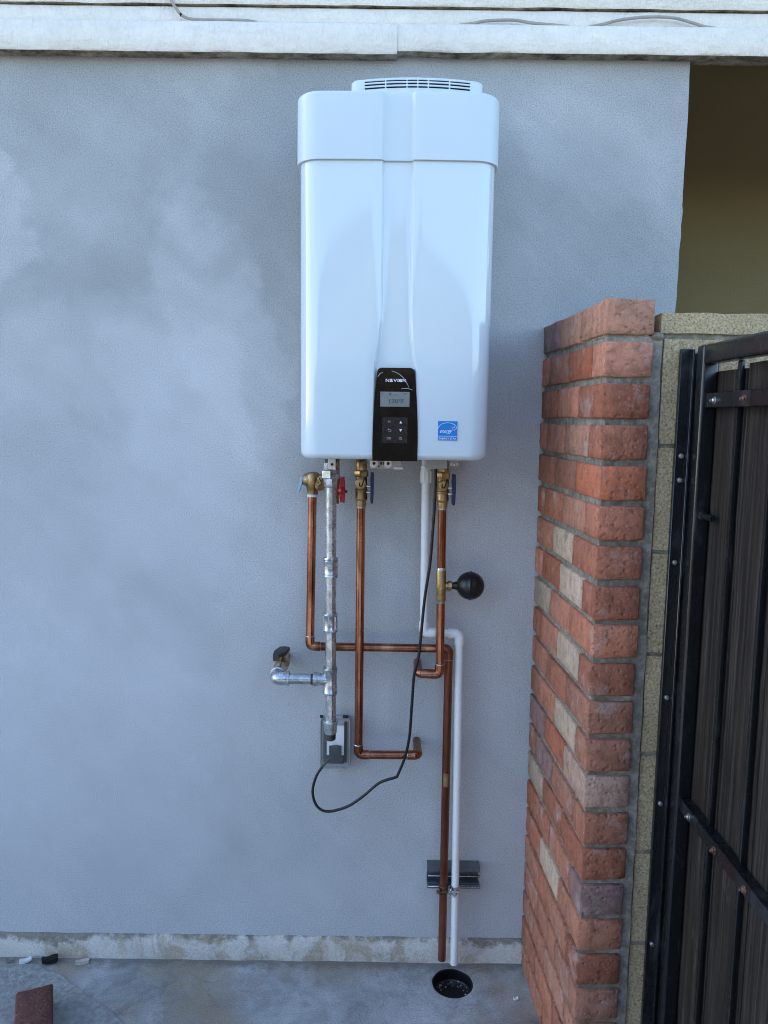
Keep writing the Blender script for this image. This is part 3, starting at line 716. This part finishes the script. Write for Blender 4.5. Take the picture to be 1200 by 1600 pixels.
# fittings showing under the casing
srv = finish('service_plate', bx(-.036, .0415, -.203, -.198, 1.4325, 1.468, .001), 'zinc_sheet', heater)
for x in (-.0255, .0085):
    gm = finish('grommet', lathe(nb(), (x, -.203, 1.4455), (0, -1, 0), [(0, .0102), (.002, .0102), (.0032, .009), (.0034, .004)], 24), 'rubber_white', srv)
    finish('wire_hole', lathe(nb(), (x, -.2064, 1.446), (0, -1, 0), [(0, .0036), (.0014, .0034)], 14), 'dark_gap', srv)
for a, b, c_, d in ((-.0105, -.0065, 1.443, 1.4495), (-.0045, -.0005, 1.443, 1.4495), (-.0155, -.012, 1.437, 1.4405)):
    finish('slot', bx(a, b, -.2042, -.2025, c_, d), 'dark_gap', srv)
finish('terminal_clip', bx(.0225, .0445, -.207, -.199, 1.432, 1.438, .001), 'tape', heater)
finish('terminal_box', bx(.0965, .1485, -.235, -.185, 1.4365, 1.468, .002), 'grey_plastic', heater)
finish('bracket', bx(.154, .178, -.21, -.206, 1.4405, 1.468, .001), 'zinc_sheet', heater)
for x in (.159, .166, .173): finish('screw', lathe(nb(), (x, -.2102, 1.4475 + (x == .166) * -.003), (0, -1, 0), [(0, .0032), (.002, .0026)], 10), 'stainless', heater)
finish('bracket', bx(-.134, -.116, -.226, -.222, 1.436, 1.468, .001), 'rubber_white', heater)
finish('screw', lathe(nb(), (-.1245, -.2262, 1.4435), (0, -1, 0), [(0, .0034), (.002, .0028)], 10), 'dark_gap', heater)

# ------------------------------------------------------------------ copper
CR = .0112
def seg(parent, a, b, mat='copper', r=CR, name='pipe'): return finish(name, tube(nb(), [a, b], r, 22), mat, parent)
def elbow(parent, p, d1, d2, mat='copper', r=CR, leg=.028, cup=.0014, solder='solder', name='elbow'):
    p = Vector(p); d1 = Vector(d1).normalized(); d2 = Vector(d2).normalized()
    path = fillet([p + d1 * leg, p, p + d2 * leg], leg * .72, 8)
    bm = nb(); tube(bm, path, r + cup, 22)
    e = finish(name, bm, mat, parent)
    if solder:
        for d in (d1, d2): finish('solder_joint', lathe(nb(), p + d * (leg - .0006), d, [(0, r + cup * .9), (.0022, r + .0003)], 22), solder, e)
    return e
# relief line: far left, across behind the others, down to the drain
rl = thing('relief_pipe', 'copper pipe running from the relief valve across behind others down to the drain', 'copper pipe', (.1783, -.057, .046))
YL = -.058
A = Vector((-.1865, YL, 1.352)); B = Vector((-.1930, YL, .9475)); Cc = Vector((.1775, YL, .9455)); D = Vector((.1783, YL, .046))
du = (A - B).normalized(); dr_ = (Cc - B).normalized(); dd = (D - Cc).normalized()
seg(rl, A, B + du * .02); elbow(rl, B, du, dr_)
seg(rl, B + dr_ * .02, Cc - dr_ * .02)
elbow(rl, Cc, -dr_, dd, 'old_copper')
bm = nb(); tube(bm, [Cc + dd * .02, D], CR, 22, False); tube(bm, [Cc + dd * .02, D], CR - .0012, 22, False); finish('pipe', bm, 'old_copper', rl)
bm = nb(); ra = [[bm.verts.new((.1778 + (CR + .0004) * math.sin(R(a)), YL - (CR + .0004) * math.cos(R(a)), z_)) for a in range(-40, 31, 10)] for z_ in (.562, .600)]
for k in range(7): bm.faces.new((ra[0][k], ra[0][k + 1], ra[1][k + 1], ra[1][k]))
finish('pipe_label', bm, 'brass', rl)
finish('tape_wrap', lathe(nb(), A - du * .004, du, [(0, .0125), (.001, .0135), (.0065, .0138), (.0075, .0128)], 22), 'tape', rl)
# relief valve
pv = thing('relief_valve', 'brass pressure relief valve with a pale blue lever at far left', 'valve', (-.1865, YL, 1.36))
bm = nb(); lathe(bm, A + du * .004, du, [(0, .0135), (.004, .0142), (.012, .015), (.022, .0185), (.034, .0205), (.046, .0195), (.053, .0165), (.057, .010)], 26)
finish('valve_body', bm, 'brass', pv)
finish('bonnet', lathe(nb(), (-.188, YL, 1.392), (-1, -.15, .02), [(0, .017), (.014, .0172), (.018, .0150), (.023, .0135), (.026, .008)], 22), 'brass', pv)
finish('inlet', lathe(nb(), (-.186, YL, 1.389), (1, -.1, .05), [(0, .0165), (.018, .0165), (.020, .019), (.028, .019), (.030, .015), (.05, .015)], 8), 'brass', pv)
finish('name_plate', lathe(nb(), (-.1655, YL - .0185, 1.380), (.35, -1, -.1), [(0, .014), (.003, .014), (.0042, .0115), (.0048, .005)], 22), 'brass', pv)
bm = nb(); tube(bm, [(-.170, YL - .02, 1.401), (-.163, YL - .026, 1.386), (-.172, YL - .026, 1.38)], .0024, 8); finish('wire_loop', bm, 'brass', pv)
b2 = prism(nb(), [(-.2145, 1.402), (-.209, 1.400), (-.214, 1.378), (-.2195, 1.3615), (-.2255, 1.3625), (-.2205, 1.384)], YL - .016, YL + .004, .001)
finish('lever', b2, 'pale_blue_paint', pv)
# hot isolation valve, mostly hidden behind the gas union
hv = thing('hot_valve', 'brass isolation valve with a red winged handle behind the gas pipe', 'valve', (-.128, -.09, 1.35))
finish('valve_body', lathe(nb(), (-.128, -.085, 1.335), (0, 0, 1), [(0, .012), (.02, .012), (.022, .016), (.07, .016), (.073, .013), (.1275, .013)], 20), 'brass', hv)
finish('stem', lathe(nb(), (-.113, -.10, 1.3685), (1, 0, 0), [(0, .005), (.012, .005)], 12), 'stainless', hv)
bm = nb(); b2 = [(-.004, .030), (.004, .031), (.0062, .012), (.0065, -.012), (.0052, -.034), (-.006, -.033), (-.0085, -.010), (-.0085, .010)]
prism(bm, [(-.1055 + x, 1.3745 + z_) for x, z_ in b2], -.122, -.098, .003)
hd = finish('handle', bm, 'red_vinyl', hv)
finish('hub', lathe(nb(), (-.1065, -.1225, 1.3715), (.3, -1, 0), [(0, .0095), (.004, .0085), (.007, .005)], 14), 'red_vinyl', hv)
finish('nut', lathe(nb(), (-.0985, -.115, 1.368), (1, -.2, 0), [(0, .0042), (.005, .0042)], 6), 'brass', hv)

def blue_valve(label, x, dz, parent_y=-.09, name='isolation_valve', dark=True):
    y = parent_y; v = thing(name, label, 'valve', (x, y, 1.328 + dz), 0, 'blue handled isolation valves')
    L_ = lambda prof, s=24: lathe(nb(), (x, y, dz), (0, 0, 1), prof, s)
    finish('collar', L_([(1.447, .013), (1.4615 - dz, .013)], 20), 'iron', v)
    finish('union_nut', L_([(1.421, .0135), (1.423, .0145), (1.443, .0145), (1.446, .0125)], 20), 'brass', v)
    finish('hex_nut', lathe(nb(), (x, y, dz), (0, 0, 1), [(1.404, .0165), (1.406, .0182), (1.419, .0182), (1.4212, .0165)], 6, .3), 'brass', v)
    finish('valve_body', L_([(1.329, .0125), (1.331, .0132), (1.344, .0132), (1.346, .0150), (1.351, .0162), (1.355, .0155), (1.366, .0152), (1.3675, .0166), (1.371, .0166), (1.373, .0150), (1.39, .0158), (1.4045, .0140)]), 'brass', v)
    cp = finish('port_cap', lathe(nb(), (x - .001, y - .0125, 1.3885 + dz), (0, -1, 0), [(0, .0105), (.007, .0105), (.008, .0145), (.0125, .0145), (.0135, .0132)], 26), 'brass', v)
    bm = nb(); q = [(x - .003, y - .027, 1.392 + dz), (x - .004, y - .0275, 1.384 + dz), (x + .002, y - .0275, 1.3835 + dz), (x + .005, y - .027, 1.392 + dz), (x + .0085, y - .026, 1.402 + dz)]
    tube(bm, smooth(q, 5), .0014, 8); finish('wire_clip', bm, 'dark_gap', cp)
    for zz, rr_ in ((1.3655, .0038), (1.381, .0034)):
        finish('stem', lathe(nb(), (x + .012, y - .004, zz + dz), (1, 0, 0), [(0, rr_), (.013, rr_)], 12), 'stainless', v)
    bm = nb(); prism(bm, [(x + hx_, hz_ + dz) for hx_, hz_ in ((.0235, 1.346), (.0248, 1.3375), (.0308, 1.3375), (.0318, 1.352), (.0322, 1.374), (.0325, 1.398), (.0318, 1.4150), (.0242, 1.4160), (.0232, 1.402), (.0240, 1.374))], y - .016, y + .012, .002)
    finish('handle', bm, 'blue_vinyl', v)
    finish('tape_wrap', L_([(1.3245, .0118), (1.329, .0122)], 22), 'solder', v)
    return v
# middle copper pipe
blue_valve('brass isolation valve with dark blue handle above the middle copper pipe', -.0590, 0)
c2 = thing('copper_pipe', 'middle copper pipe dropping from the heater and turning right into the wall', 'copper pipe', (-.06, -.09, .65))
A = Vector((-.059, -.09, 1.327)); B = Vector((-.0605, -.09, .661)); E = Vector((.0985, -.09, .6615)); du = (A - B).normalized()
seg(c2, A, B + du * .02); elbow(c2, B, du, (1, 0, 0)); seg(c2, B + Vector((.02, 0, 0)), E - Vector((.02, 0, 0)))
elbow(c2, E, (-1, 0, 0), (0, 1, .02)); seg(c2, E + Vector((0, .02, 0)), E + Vector((0, .095, .002)))
# right copper pipe with tee
blue_valve('brass isolation valve with dark blue handle beside the white plastic pipe', .1495, -.002)
c3 = thing('copper_pipe', 'right copper pipe with a brass tee, hooking left into the wall below', 'copper pipe', (.152, -.09, .88))
A = Vector((.1492, -.09, 1.325)); B = Vector((.1520, -.09, .8855)); E = Vector((.0965, -.09, .8875)); du = (A - B).normalized()
seg(c3, A, A.lerp(B, .37)); seg(c3, A.lerp(B, .54), B + du * .02)
elbow(c3, B, du, (-1, 0, .03), leg=.0275); elbow(c3, E, (1, 0, -.03), (0, 1, .02), leg=.0275, solder=None); seg(c3, E + Vector((0, .02, 0)), E + Vector((0, .095, .002)))
T = A.lerp(B, .457)
tee = finish('tee', lathe(nb(), T - du * .0405, du, [(0, .0125), (.002, .0133), (.03, .0130), (.04, .0150), (.05, .0130), (.079, .0133), (.081, .0125)], 22), 'brass', c3)
for s in (-1, 1): finish('solder_joint', lathe(nb(), T + du * s * .0405, du * s, [(0, .0125), (.006, .0119), (.007, .0114)], 22), 'solder', tee)
finish('tee_branch', lathe(nb(), T + Vector((.010, 0, -.001)), (1, 0, 0), [(0, .0095), (.006, .0105), (.0085, .0135), (.017, .0135), (.018, .012)], 8), 'brass', c3)
ab = thing('arrestor_ball', 'black rubber water hammer ball beside the right copper pipe', 'arrestor', (.228, -.09, 1.08))
finish('tape_wrap', lathe(nb(), (.1745, -.09, T.z), (1, 0, 0), [(0, .0085), (.001, .0098), (.004, .0098), (.0045, .0085)], 20), 'tape', ab)
finish('neck', lathe(nb(), (.179, -.09, T.z), (1, 0, 0), [(0, .0088), (.006, .0092), (.0085, .0105), (.018, .0125)], 24), 'black_rubber', ab)
BCt = Vector((.2265, -.09, T.z + .0005)); rb = .0365
prof = [(rb * -math.cos(math.pi * k / 28), max(.004, rb * math.sin(math.pi * k / 28)) * (1 + .0 * k)) for k in range(29)]
prof = [(a + (.004 if a < -rb * .6 else 0) * 0, b + (.0024 if abs(a) < .0015 else 0)) for a, b in prof]
finish('ball', lathe(nb(), BCt, (1, -.12, 0), prof, 40), 'black_rubber', ab, 30)

# ------------------------------------------------------------------ white plastic drain pipe
pv_ = thing('plastic_pipe', 'white plastic condensate pipe stepping right and down to the drain', 'plastic pipe', (.2127, -.056, .033))
YP = -.0565; PR = .0108
A = Vector((.1072, YP, 1.455)); B = Vector((.1100, YP, .989)); Cc = Vector((.2045, YP, .9865)); D = Vector((.2125, YP, .033))
d1 = (A - B).normalized(); d2 = (Cc - B).normalized(); d3 = (D - Cc).normalized()
seg(pv_, A, B + d1 * .02, 'pvc', PR); elbow(pv_, B, d1, d2, 'pvc', PR, .030, .0026, None)
seg(pv_, B + d2 * .02, Cc - d2 * .02, 'pvc', PR); elbow(pv_, Cc, -d2, d3, 'pvc', PR, .030, .0026, None)
bm = nb(); tube(bm, [Cc + d3 * .02, D], PR, 24, False); tube(bm, [Cc + d3 * .02, D], PR - .0025, 24, False)
finish('pipe', bm, 'pvc', pv_)
bm = nb(); lathe(bm, (.1073, YP, 1.388), (0, 0, 1), [(0, .0128), (.001, .0136), (.044, .0136), (.046, .011)], 24)
fit = finish('adapter', bm, 'pvc', pv_)
for k in range(10):
    a = 2 * math.pi * k / 10; finish('rib', bx(.1073 + .0136 * math.cos(a) - .0012, .1073 + .0136 * math.cos(a) + .0012, YP + .0136 * math.sin(a) - .0012, YP + .0136 * math.sin(a) + .0012, 1.389, 1.418), 'pvc', fit)

# ------------------------------------------------------------------ gas pipe
gp = thing('gas_pipe', 'galvanized steel gas pipe with tee, drip leg and left branch to shutoff', 'gas pipe', (-.13, -.18, .745))
GX, GY, GR = -.1302, -.18, .0134
L_ = lambda prof, s=24, r=0.0, o=(0, 0): lathe(nb(), (GX + o[0], GY + o[1], 0), (0, 0, 1), prof, s, r)
seg(gp, (GX, GY, 1.385), (GX + .0015, GY, .78), 'galvanized', GR)
finish('stub', L_([(1.425, .0145), (1.4605, .0145)], 20), 'iron', gp)
finish('union_nut', L_([(1.4265, .0165), (1.428, .0178), (1.444, .0178), (1.4455, .0160)], 6, .2), 'galvanized', gp)
finish('union', L_([(1.4065, .0215), (1.4085, .0238), (1.4255, .0238), (1.4275, .0215)], 6, .52), 'galvanized', gp)
finish('socket', L_([(1.385, .0155), (1.387, .0172), (1.405, .0178), (1.407, .017)], 8, .2), 'galvanized', gp)
def coupling(z0, z1, R_=.0174):
    m = .0035
    return L_([(z0, GR), (z0, R_ + .0012), (z0 + m, R_ + .0016), (z0 + m * 1.6, R_), ((z0 + z1) / 2, R_ - .0003), (z1 - m * 1.6, R_), (z1 - m, R_ + .0016), (z1, R_ + .0012), (z1, GR)], 28)
cpl = finish('coupling', coupling(1.161, 1.2115), 'galvanized', gp)
for zz in (1.170, 1.188, 1.203): finish('band', L_([(zz - .0014, .0170), (zz - .001, .0192), (zz + .001, .0192), (zz + .0014, .0170)], 28), 'galvanized', cpl)
cpl = finish('coupling', coupling(1.0246, 1.0704), 'galvanized', gp)
for k in range(6):
    a = k * math.pi / 3 + .3; cx_, cy_ = GX + .0168 * math.cos(a), GY + .0168 * math.sin(a); finish('rib', bx(cx_ - .0014, cx_ + .0014, cy_ - .0014, cy_ + .0014, 1.031, 1.064), 'galvanized', cpl)
tee = finish('tee', coupling(.863, .9305, .0172), 'galvanized', gp)
TZ = .8995
finish('tee_branch', lathe(nb(), (GX - .006, GY, TZ), (-1, 0, .01), [(0, .0160), (.010, .0150), (.022, .0150), (.026, .0172), (.033, .0186), (.0365, .0182), (.0365, .0134)], 26), 'galvanized', gp)
seg(gp, (GX - .03, GY, TZ), (-.245, GY, .9005), 'galvanized', GR, 'nipple')
finish('thread', lathe(nb(), (GX - .0425, GY, TZ), (-1, 0, 0), [(0, .0138), (.006, .0136)], 22), 'iron', gp)
E = Vector((-.2665, GY, .9005))
path = fillet([E + Vector((.033, 0, 0)), E, E + Vector((0, .033, .0))], .024, 10)
eb = finish('elbow', tube(nb(), path, .0172, 26), 'galvanized', gp)
finish('elbow_rim', lathe(nb(), E + Vector((.0275, 0, 0)), (1, 0, 0), [(0, .0172), (.001, .0192), (.006, .0192), (.0065, .0135)], 26), 'galvanized', eb)
finish('elbow_rim', lathe(nb(), E + Vector((0, .0275, 0)), (0, 1, 0), [(0, .0172), (.001, .0192), (.006, .0192), (.0065, .0135)], 26), 'galvanized', eb)
seg(gp, E + Vector((0, .03, 0)), E + Vector((0, .10, 0)), 'galvanized', GR, 'nipple')
finish('drip_cap', lathe(nb(), (GX + .0015, GY, .793), (0, 0, -1), [(0, GR), (0, .0178), (.004, .0186), (.008, .0176), (.018, .0168), (.024, .0160), (.034, .0150), (.038, .011)], 26), 'galvanized', gp)
finish('plug', lathe(nb(), (GX + .0015, GY, .757), (0, 0, -1), [(0, .0135), (.014, .0130), (.017, .009)], 18), 'iron', gp)
gv = thing('gas_valve', 'brass gas shutoff valve with a black lever where the branch meets the wall', 'valve', (-.2665, -.04, .885))
V0 = E + Vector((0, .086, 0))
finish('valve_body', lathe(nb(), V0, (0, 1, 0), [(0, .0165), (.004, .0178), (.012, .0178), (.016, .0195), (.032, .0205), (.046, .0190), (.052, .0178), (.064, .0178), (.066, .0150), (.1, .0150)], 8), 'brass', gv)
finish('stem', lathe(nb(), V0 + Vector((0, .032, .016)), (0, 0, 1), [(0, .0085), (.012, .0085), (.014, .006), (.022, .006)], 14), 'brass', gv)
bm = nb(); hz0 = V0.z + .036
b2 = bmesh.new(); pts_ = [(-.2815, -.122), (-.2655, -.122), (-.2505, -.098), (-.2455, -.052), (-.2575, -.046), (-.2725, -.048), (-.2825, -.085)]
a_ = [b2.verts.new((x, y, hz0 - .002)) for x, y in pts_]; b_ = [b2.verts.new((x - .002, y, hz0 + .007)) for x, y in pts_]
b2.faces.new(a_); b2.faces.new(b_)
for k in range(len(pts_)): b2.faces.new((a_[k], a_[(k + 1) % 7], b_[(k + 1) % 7], b_[k]))
bmesh.ops.bevel(b2, geom=b2.edges[:], offset=.0012, segments=1, affect='EDGES'); merge(bm, b2)
box(bm, -.2825, -.2655, -.1245, -.1205, hz0 - .010, hz0 + .005, .001)
finish('lever', bm, 'iron', gv)

# ------------------------------------------------------------------ outlet with clear cover
ob_ = thing('outlet_box', 'weatherproof outlet under a clear bubble cover behind the drip leg', 'outlet', (-.124, 0, .60))
OX0, OX1, OZ0, OZ1 = -.165, -.087, .598, .742
finish('back_box', bx(OX0 + .004, OX1 - .004, -.030, .02, OZ0 + .006, OZ1 - .006, .003, 2), 'grey_plastic', ob_)
finish('gasket_frame', bx(OX0, OX1, -.034, -.0305, OZ0, OZ1, .0015), 'grey_plastic', ob_)
finish('face_plate', bx(-.150, -.100, -.040, -.0345, .625, .720, .002), 'outlet_white', ob_)
finish('receptacle', bx(-.142, -.108, -.043, -.0405, .636, .664, .001), 'outlet_dark', ob_)
finish('shade_panel', bx(-.158, -.149, -.041, -.0345, .615, .730, .001), 'outlet_dark', ob_)
finish('shade_panel', bx(-.1015, -.0945, -.041, -.0345, .615, .730, .001), 'outlet_dark', ob_)
finish('shade_panel', bx(-.149, -.1015, -.0425, -.0345, .612, .636, .001), 'outlet_dark', ob_)
bm = nb(); b2 = bmesh.new(); bmesh.ops.create_cube(b2, size=1)
for v in b2.verts:
    s = .90 if v.co.y < 0 else 1.0
    v.co = ((OX0 + OX1) / 2 + v.co.x * (OX1 - OX0 - .002) * s, -.0615 + v.co.y * .053, (OZ0 + OZ1) / 2 + v.co.z * (OZ1 - OZ0 - .002) * (.95 if s < 1 else 1))
bmesh.ops.delete(b2, geom=[f for f in b2.faces if f.calc_center_median().y > -.04], context='FACES')
bmesh.ops.bevel(b2, geom=[e for e in b2.edges if not e.is_boundary], offset=.021, segments=6, affect='EDGES', profile=.5)
merge(bm, b2)
cv = finish('clear_cover', bm, 'clear_plastic', ob_, 60)
rim = [(OX0 - .001, OZ0 - .001), (OX1 + .001, OZ0 - .001), (OX1 + .001, OZ1 + .001), (OX0 - .001, OZ1 + .001)]
finish('cover_rim', tube(nb(), fillet([((OX0 + OX1) / 2, -.037, OZ0 - .001)] + [(x, -.037, z_) for x, z_ in (rim[1], rim[2], rim[3], rim[0])] + [((OX0 + OX1) / 2 - .0001, -.037, OZ0 - .001)], .014, 6), .0028, 8), 'grey_plastic', ob_)
finish('cord_port', bx(-.139, -.112, -.090, -.060, OZ0 + .004, OZ0 + .018, .003, 2), 'clear_plastic', ob_)
for x in (-.163, -.094, -.101): finish('hinge', lathe(nb(), (x - .004, -.040, OZ1 + .004), (1, 0, 0), [(0, .004), (.008, .004)], 10), 'outlet_dark', ob_)
# power cord
pc = thing('power_cord', 'black power cord looping from the heater down to the outlet', 'cord', (-.14, -.12, .5))
cpts = [(.1290, -.11, 1.462), (.1288, -.118, 1.42), (.1271, -.125, 1.3368), (.1232, -.125, 1.26), (.1187, -.125, 1.1893), (.106, -.125, 1.0894), (.0953, -.125, .9542), (.0835, -.125, .8957), (.0785, -.125, .8094), (.0743, -.122, .7297), (.0635, -.115, .6681), (.0458, -.11, .6166), (.0392, -.109, .6077), (.0173, -.108, .6000), (-.0078, -.105, .5865), (-.0497, -.10, .5463), (-.0918, -.095, .5151), (-.1426, -.088, .4981), (-.1720, -.082, .5111), (-.1835, -.078, .5485), (-.1735, -.077, .5931), (-.1530, -.077, .6250), (-.139, -.072, .640)]
finish('cable', tube(nb(), smooth(cpts, 7), .0037, 12), 'black_cable', pc)
finish('plug', bx(-.1345, -.1150, -.066, -.0435, .640, .668, .004, 2), 'black_rubber', pc)

# ------------------------------------------------------------------ strut channel with clamps
sc_ = thing('strut_channel', 'short galvanized strut channel on the wall clamping two pipes', 'strut channel', (.208, 0, .28))
prf = [(0.0, .3085), (-.0405, .3085), (-.0405, .2985), (-.032, .2985), (-.032, .2958), (-.0022, .3058), (-.0022, .2515), (-.032, .2610), (-.032, .2585), (-.0405, .2585), (-.0405, .2487), (0.0, .2487)]
bm = nb(); ra = [bm.verts.new((.1345, y, z_)) for y, z_ in prf]; rb_ = [bm.verts.new((.2812, y, z_ )) for y, z_ in prf]
for k in range(len(prf)): bm.faces.new((ra[k], ra[(k + 1) % 12], rb_[(k + 1) % 12], rb_[k]))
bm.faces.new(ra); bm.faces.new(rb_)
finish('channel', bm, 'dark_zinc', sc_, 25)
for z0, z1 in ((.2872, .2895), (.2552, .2575)): finish('lip', bx(.136, .2805, -.0458, -.040, z0, z1, .0006), 'stainless', sc_)  # brighter metal than the channel: sky glint on the lips put into the colour
for x, m_, r_ in ((.1781, 'rust', .0124), (.2107, 'stainless', .0122)):
    bm = nb(); tube(bm, [(x + (r_ + .0002) * math.sin(a) , -.0572 - (r_ + .0002) * math.cos(a), .2612) for a in [R(d) for d in range(-125, 126, 10)]], .0011, 4)
    lathe(bm, (x, -.0572, .2505), (0, 0, 1), [(0, r_), (.001, r_ + .0012), (.019, r_ + .0012), (.020, r_)], 26)
    cl_ = finish('clamp', bm, m_, sc_, 30)
    finish('clamp_ear', bx(x - .0145, x - .0105, -.0755, -.062, .2515, .2685, .0008), m_, cl_)
    finish('clamp_screw', lathe(nb(), (x - .020, -.0725, .259), (1, 0, 0), [(0, .0046), (.004, .0046), (.0042, .0026), (.024, .0026), (.0242, .0042), (.028, .0042)], 8), m_, cl_)
    finish('clamp_tab', prism(nb(), [(x - .010, .2505), (x + .004, .2505), (x - .002, .2415)], -.0715, -.0695), m_, cl_)

# ------------------------------------------------------------------ floor drain, eave cables, loose bits
dr = thing('floor_drain', 'round open black drain pipe set in the concrete below the pipes', 'drain', (DX, DY, -.12))
bm = nb(); lathe(bm, (DX, DY, -.125), (0, 0, 1), [(0, DR + .003), (.120, DR + .003), (.1215, DR + .002), (.1215, DR - .003), (.118, DR - .004), (.093, DR - .004), (.088, DR - .009), (.083, DR * .6), (.081, .001)], 40)
finish('pipe', bm, 'black_rubber', dr)
for k in range(60):
    a = rr.uniform(0, 6.28); q = rr.uniform(.5, .9) ** .7 * DR * .97; s = rr.uniform(.0009, .0030)
    bm = nb(); bmesh.ops.create_icosphere(bm, subdivisions=1, radius=s)
    for v in bm.verts: v.co = Vector((v.co.x * rr.uniform(.7, 1.3), v.co.y, v.co.z * .7)) + Vector((DX + q * math.cos(a), DY + q * math.sin(a), -.041 + max(0, q - .6 * DR) * .35 + s * .5))
    finish('grit', bm, ('rough_slab', 'soil', 'footing')[k % 3], dr)

def eave_cable(label, pts, r=.0035, name='eave_cable'):
    o = finish(name, tube(nb(), smooth(pts, 8), r, 10), 'cable_beige'); tag(o, label, 'cable'); return o
eave_cable('beige cable dropping from the eave at upper left and lying on the fascia', [(-.545, -.0335, 2.60), (-.5375, -.0335, 2.5665), (-.526, -.0335, 2.545), (-.5095, -.033, 2.5262), (-.484, -.031, 2.5188), (-.4233, -.030, 2.518), (-.36, -.029, 2.5185), (-.325, -.028, 2.5145)])
eave_cable('low sagging grey cable resting on the fascia right of the heater vent', [(.17, -.028, 2.514), (.2016, -.03, 2.5175), (.236, -.031, 2.5232), (.2987, -.032, 2.5254), (.346, -.031, 2.5201), (.40, -.03, 2.5162), (.44, -.028, 2.514)])
eave_cable('grey cable bowed up off the fascia at upper right', [(.49, -.028, 2.514), (.5187, -.03, 2.5187), (.5653, -.031, 2.5295), (.6277, -.032, 2.5361), (.6905, -.032, 2.5354), (.7381, -.031, 2.5257), (.77, -.03, 2.5173), (.80, -.028, 2.514)])
nl = finish('cable_clip', lathe(nb(), (-.5125, -.031, 2.5265), (.1, -1, .2), [(0, .003), (.006, .003), (.009, .0015)], 8), 'dark_gap'); tag(nl, 'small dark clip nailed over the cable at upper left', 'clip')

# loose brick in the corner of the picture
lb = put('loose_brick', noisy_box(.088, .20, .056, 33, .002, .008), None); lb.data.materials.append(M['brick']); lb.color = (.155, .062, .048, 1)
lb.location = (-.864, -.292, .0325); lb.rotation_euler = (0, 0, R(22)); tag(lb, 'dark red loose brick lying on the concrete at lower left', 'brick')
def chip(label, cat, name, x, y, sx, sy, sz, rz, mat, seed, z=.004):
    bm = nb(); bmesh.ops.create_cube(bm, size=1); bmesh.ops.subdivide_edges(bm, edges=bm.edges[:], cuts=2, use_grid_fill=True)
    for v in bm.verts:
        w = 1 - .5 * max(0, abs(v.co.x) - .2); v.co = Vector((v.co.x * sx, v.co.y * sy * w, (v.co.z + .5) * sz + (v.co.x ** 2) * sz * 1.2)) + mnoise.noise_vector(v.co * 2.2 + Vector((seed, 0, 0))) * min(sx, sy) * .22
    o = finish(name, bm, mat, None, 30); o.location = (x, y, z); o.rotation_euler = (0, 0, rz); return tag(o, label, cat)
chip('curled black scrap of rubber by the footing behind the loose brick', 'scrap', 'rubber_scrap', -.935, -.034, .042, .020, .012, .35, 'black_rubber', 3)
chip('white plaster chip beside the black rubber scrap', 'chip', 'plaster_chip', -1.005, -.032, .030, .016, .006, .5, 'rubber_white', 5)
chip('flat grey stone chip against the footing right of the rubber scrap', 'chip', 'stone_chip', -.845, -.030, .036, .012, .007, .3, 'footing', 8, .0)
chip('tiny grey stone chip at the far left of the footing', 'chip', 'stone_chip', -1.05, -.034, .018, .012, .007, .9, 'mortar', 11)
chip('small pale stone chip on the slab at the foot of the brick pier', 'chip', 'stone_chip', .372, -.150, .012, .009, .006, .2, 'rubber_white', 14, .0)
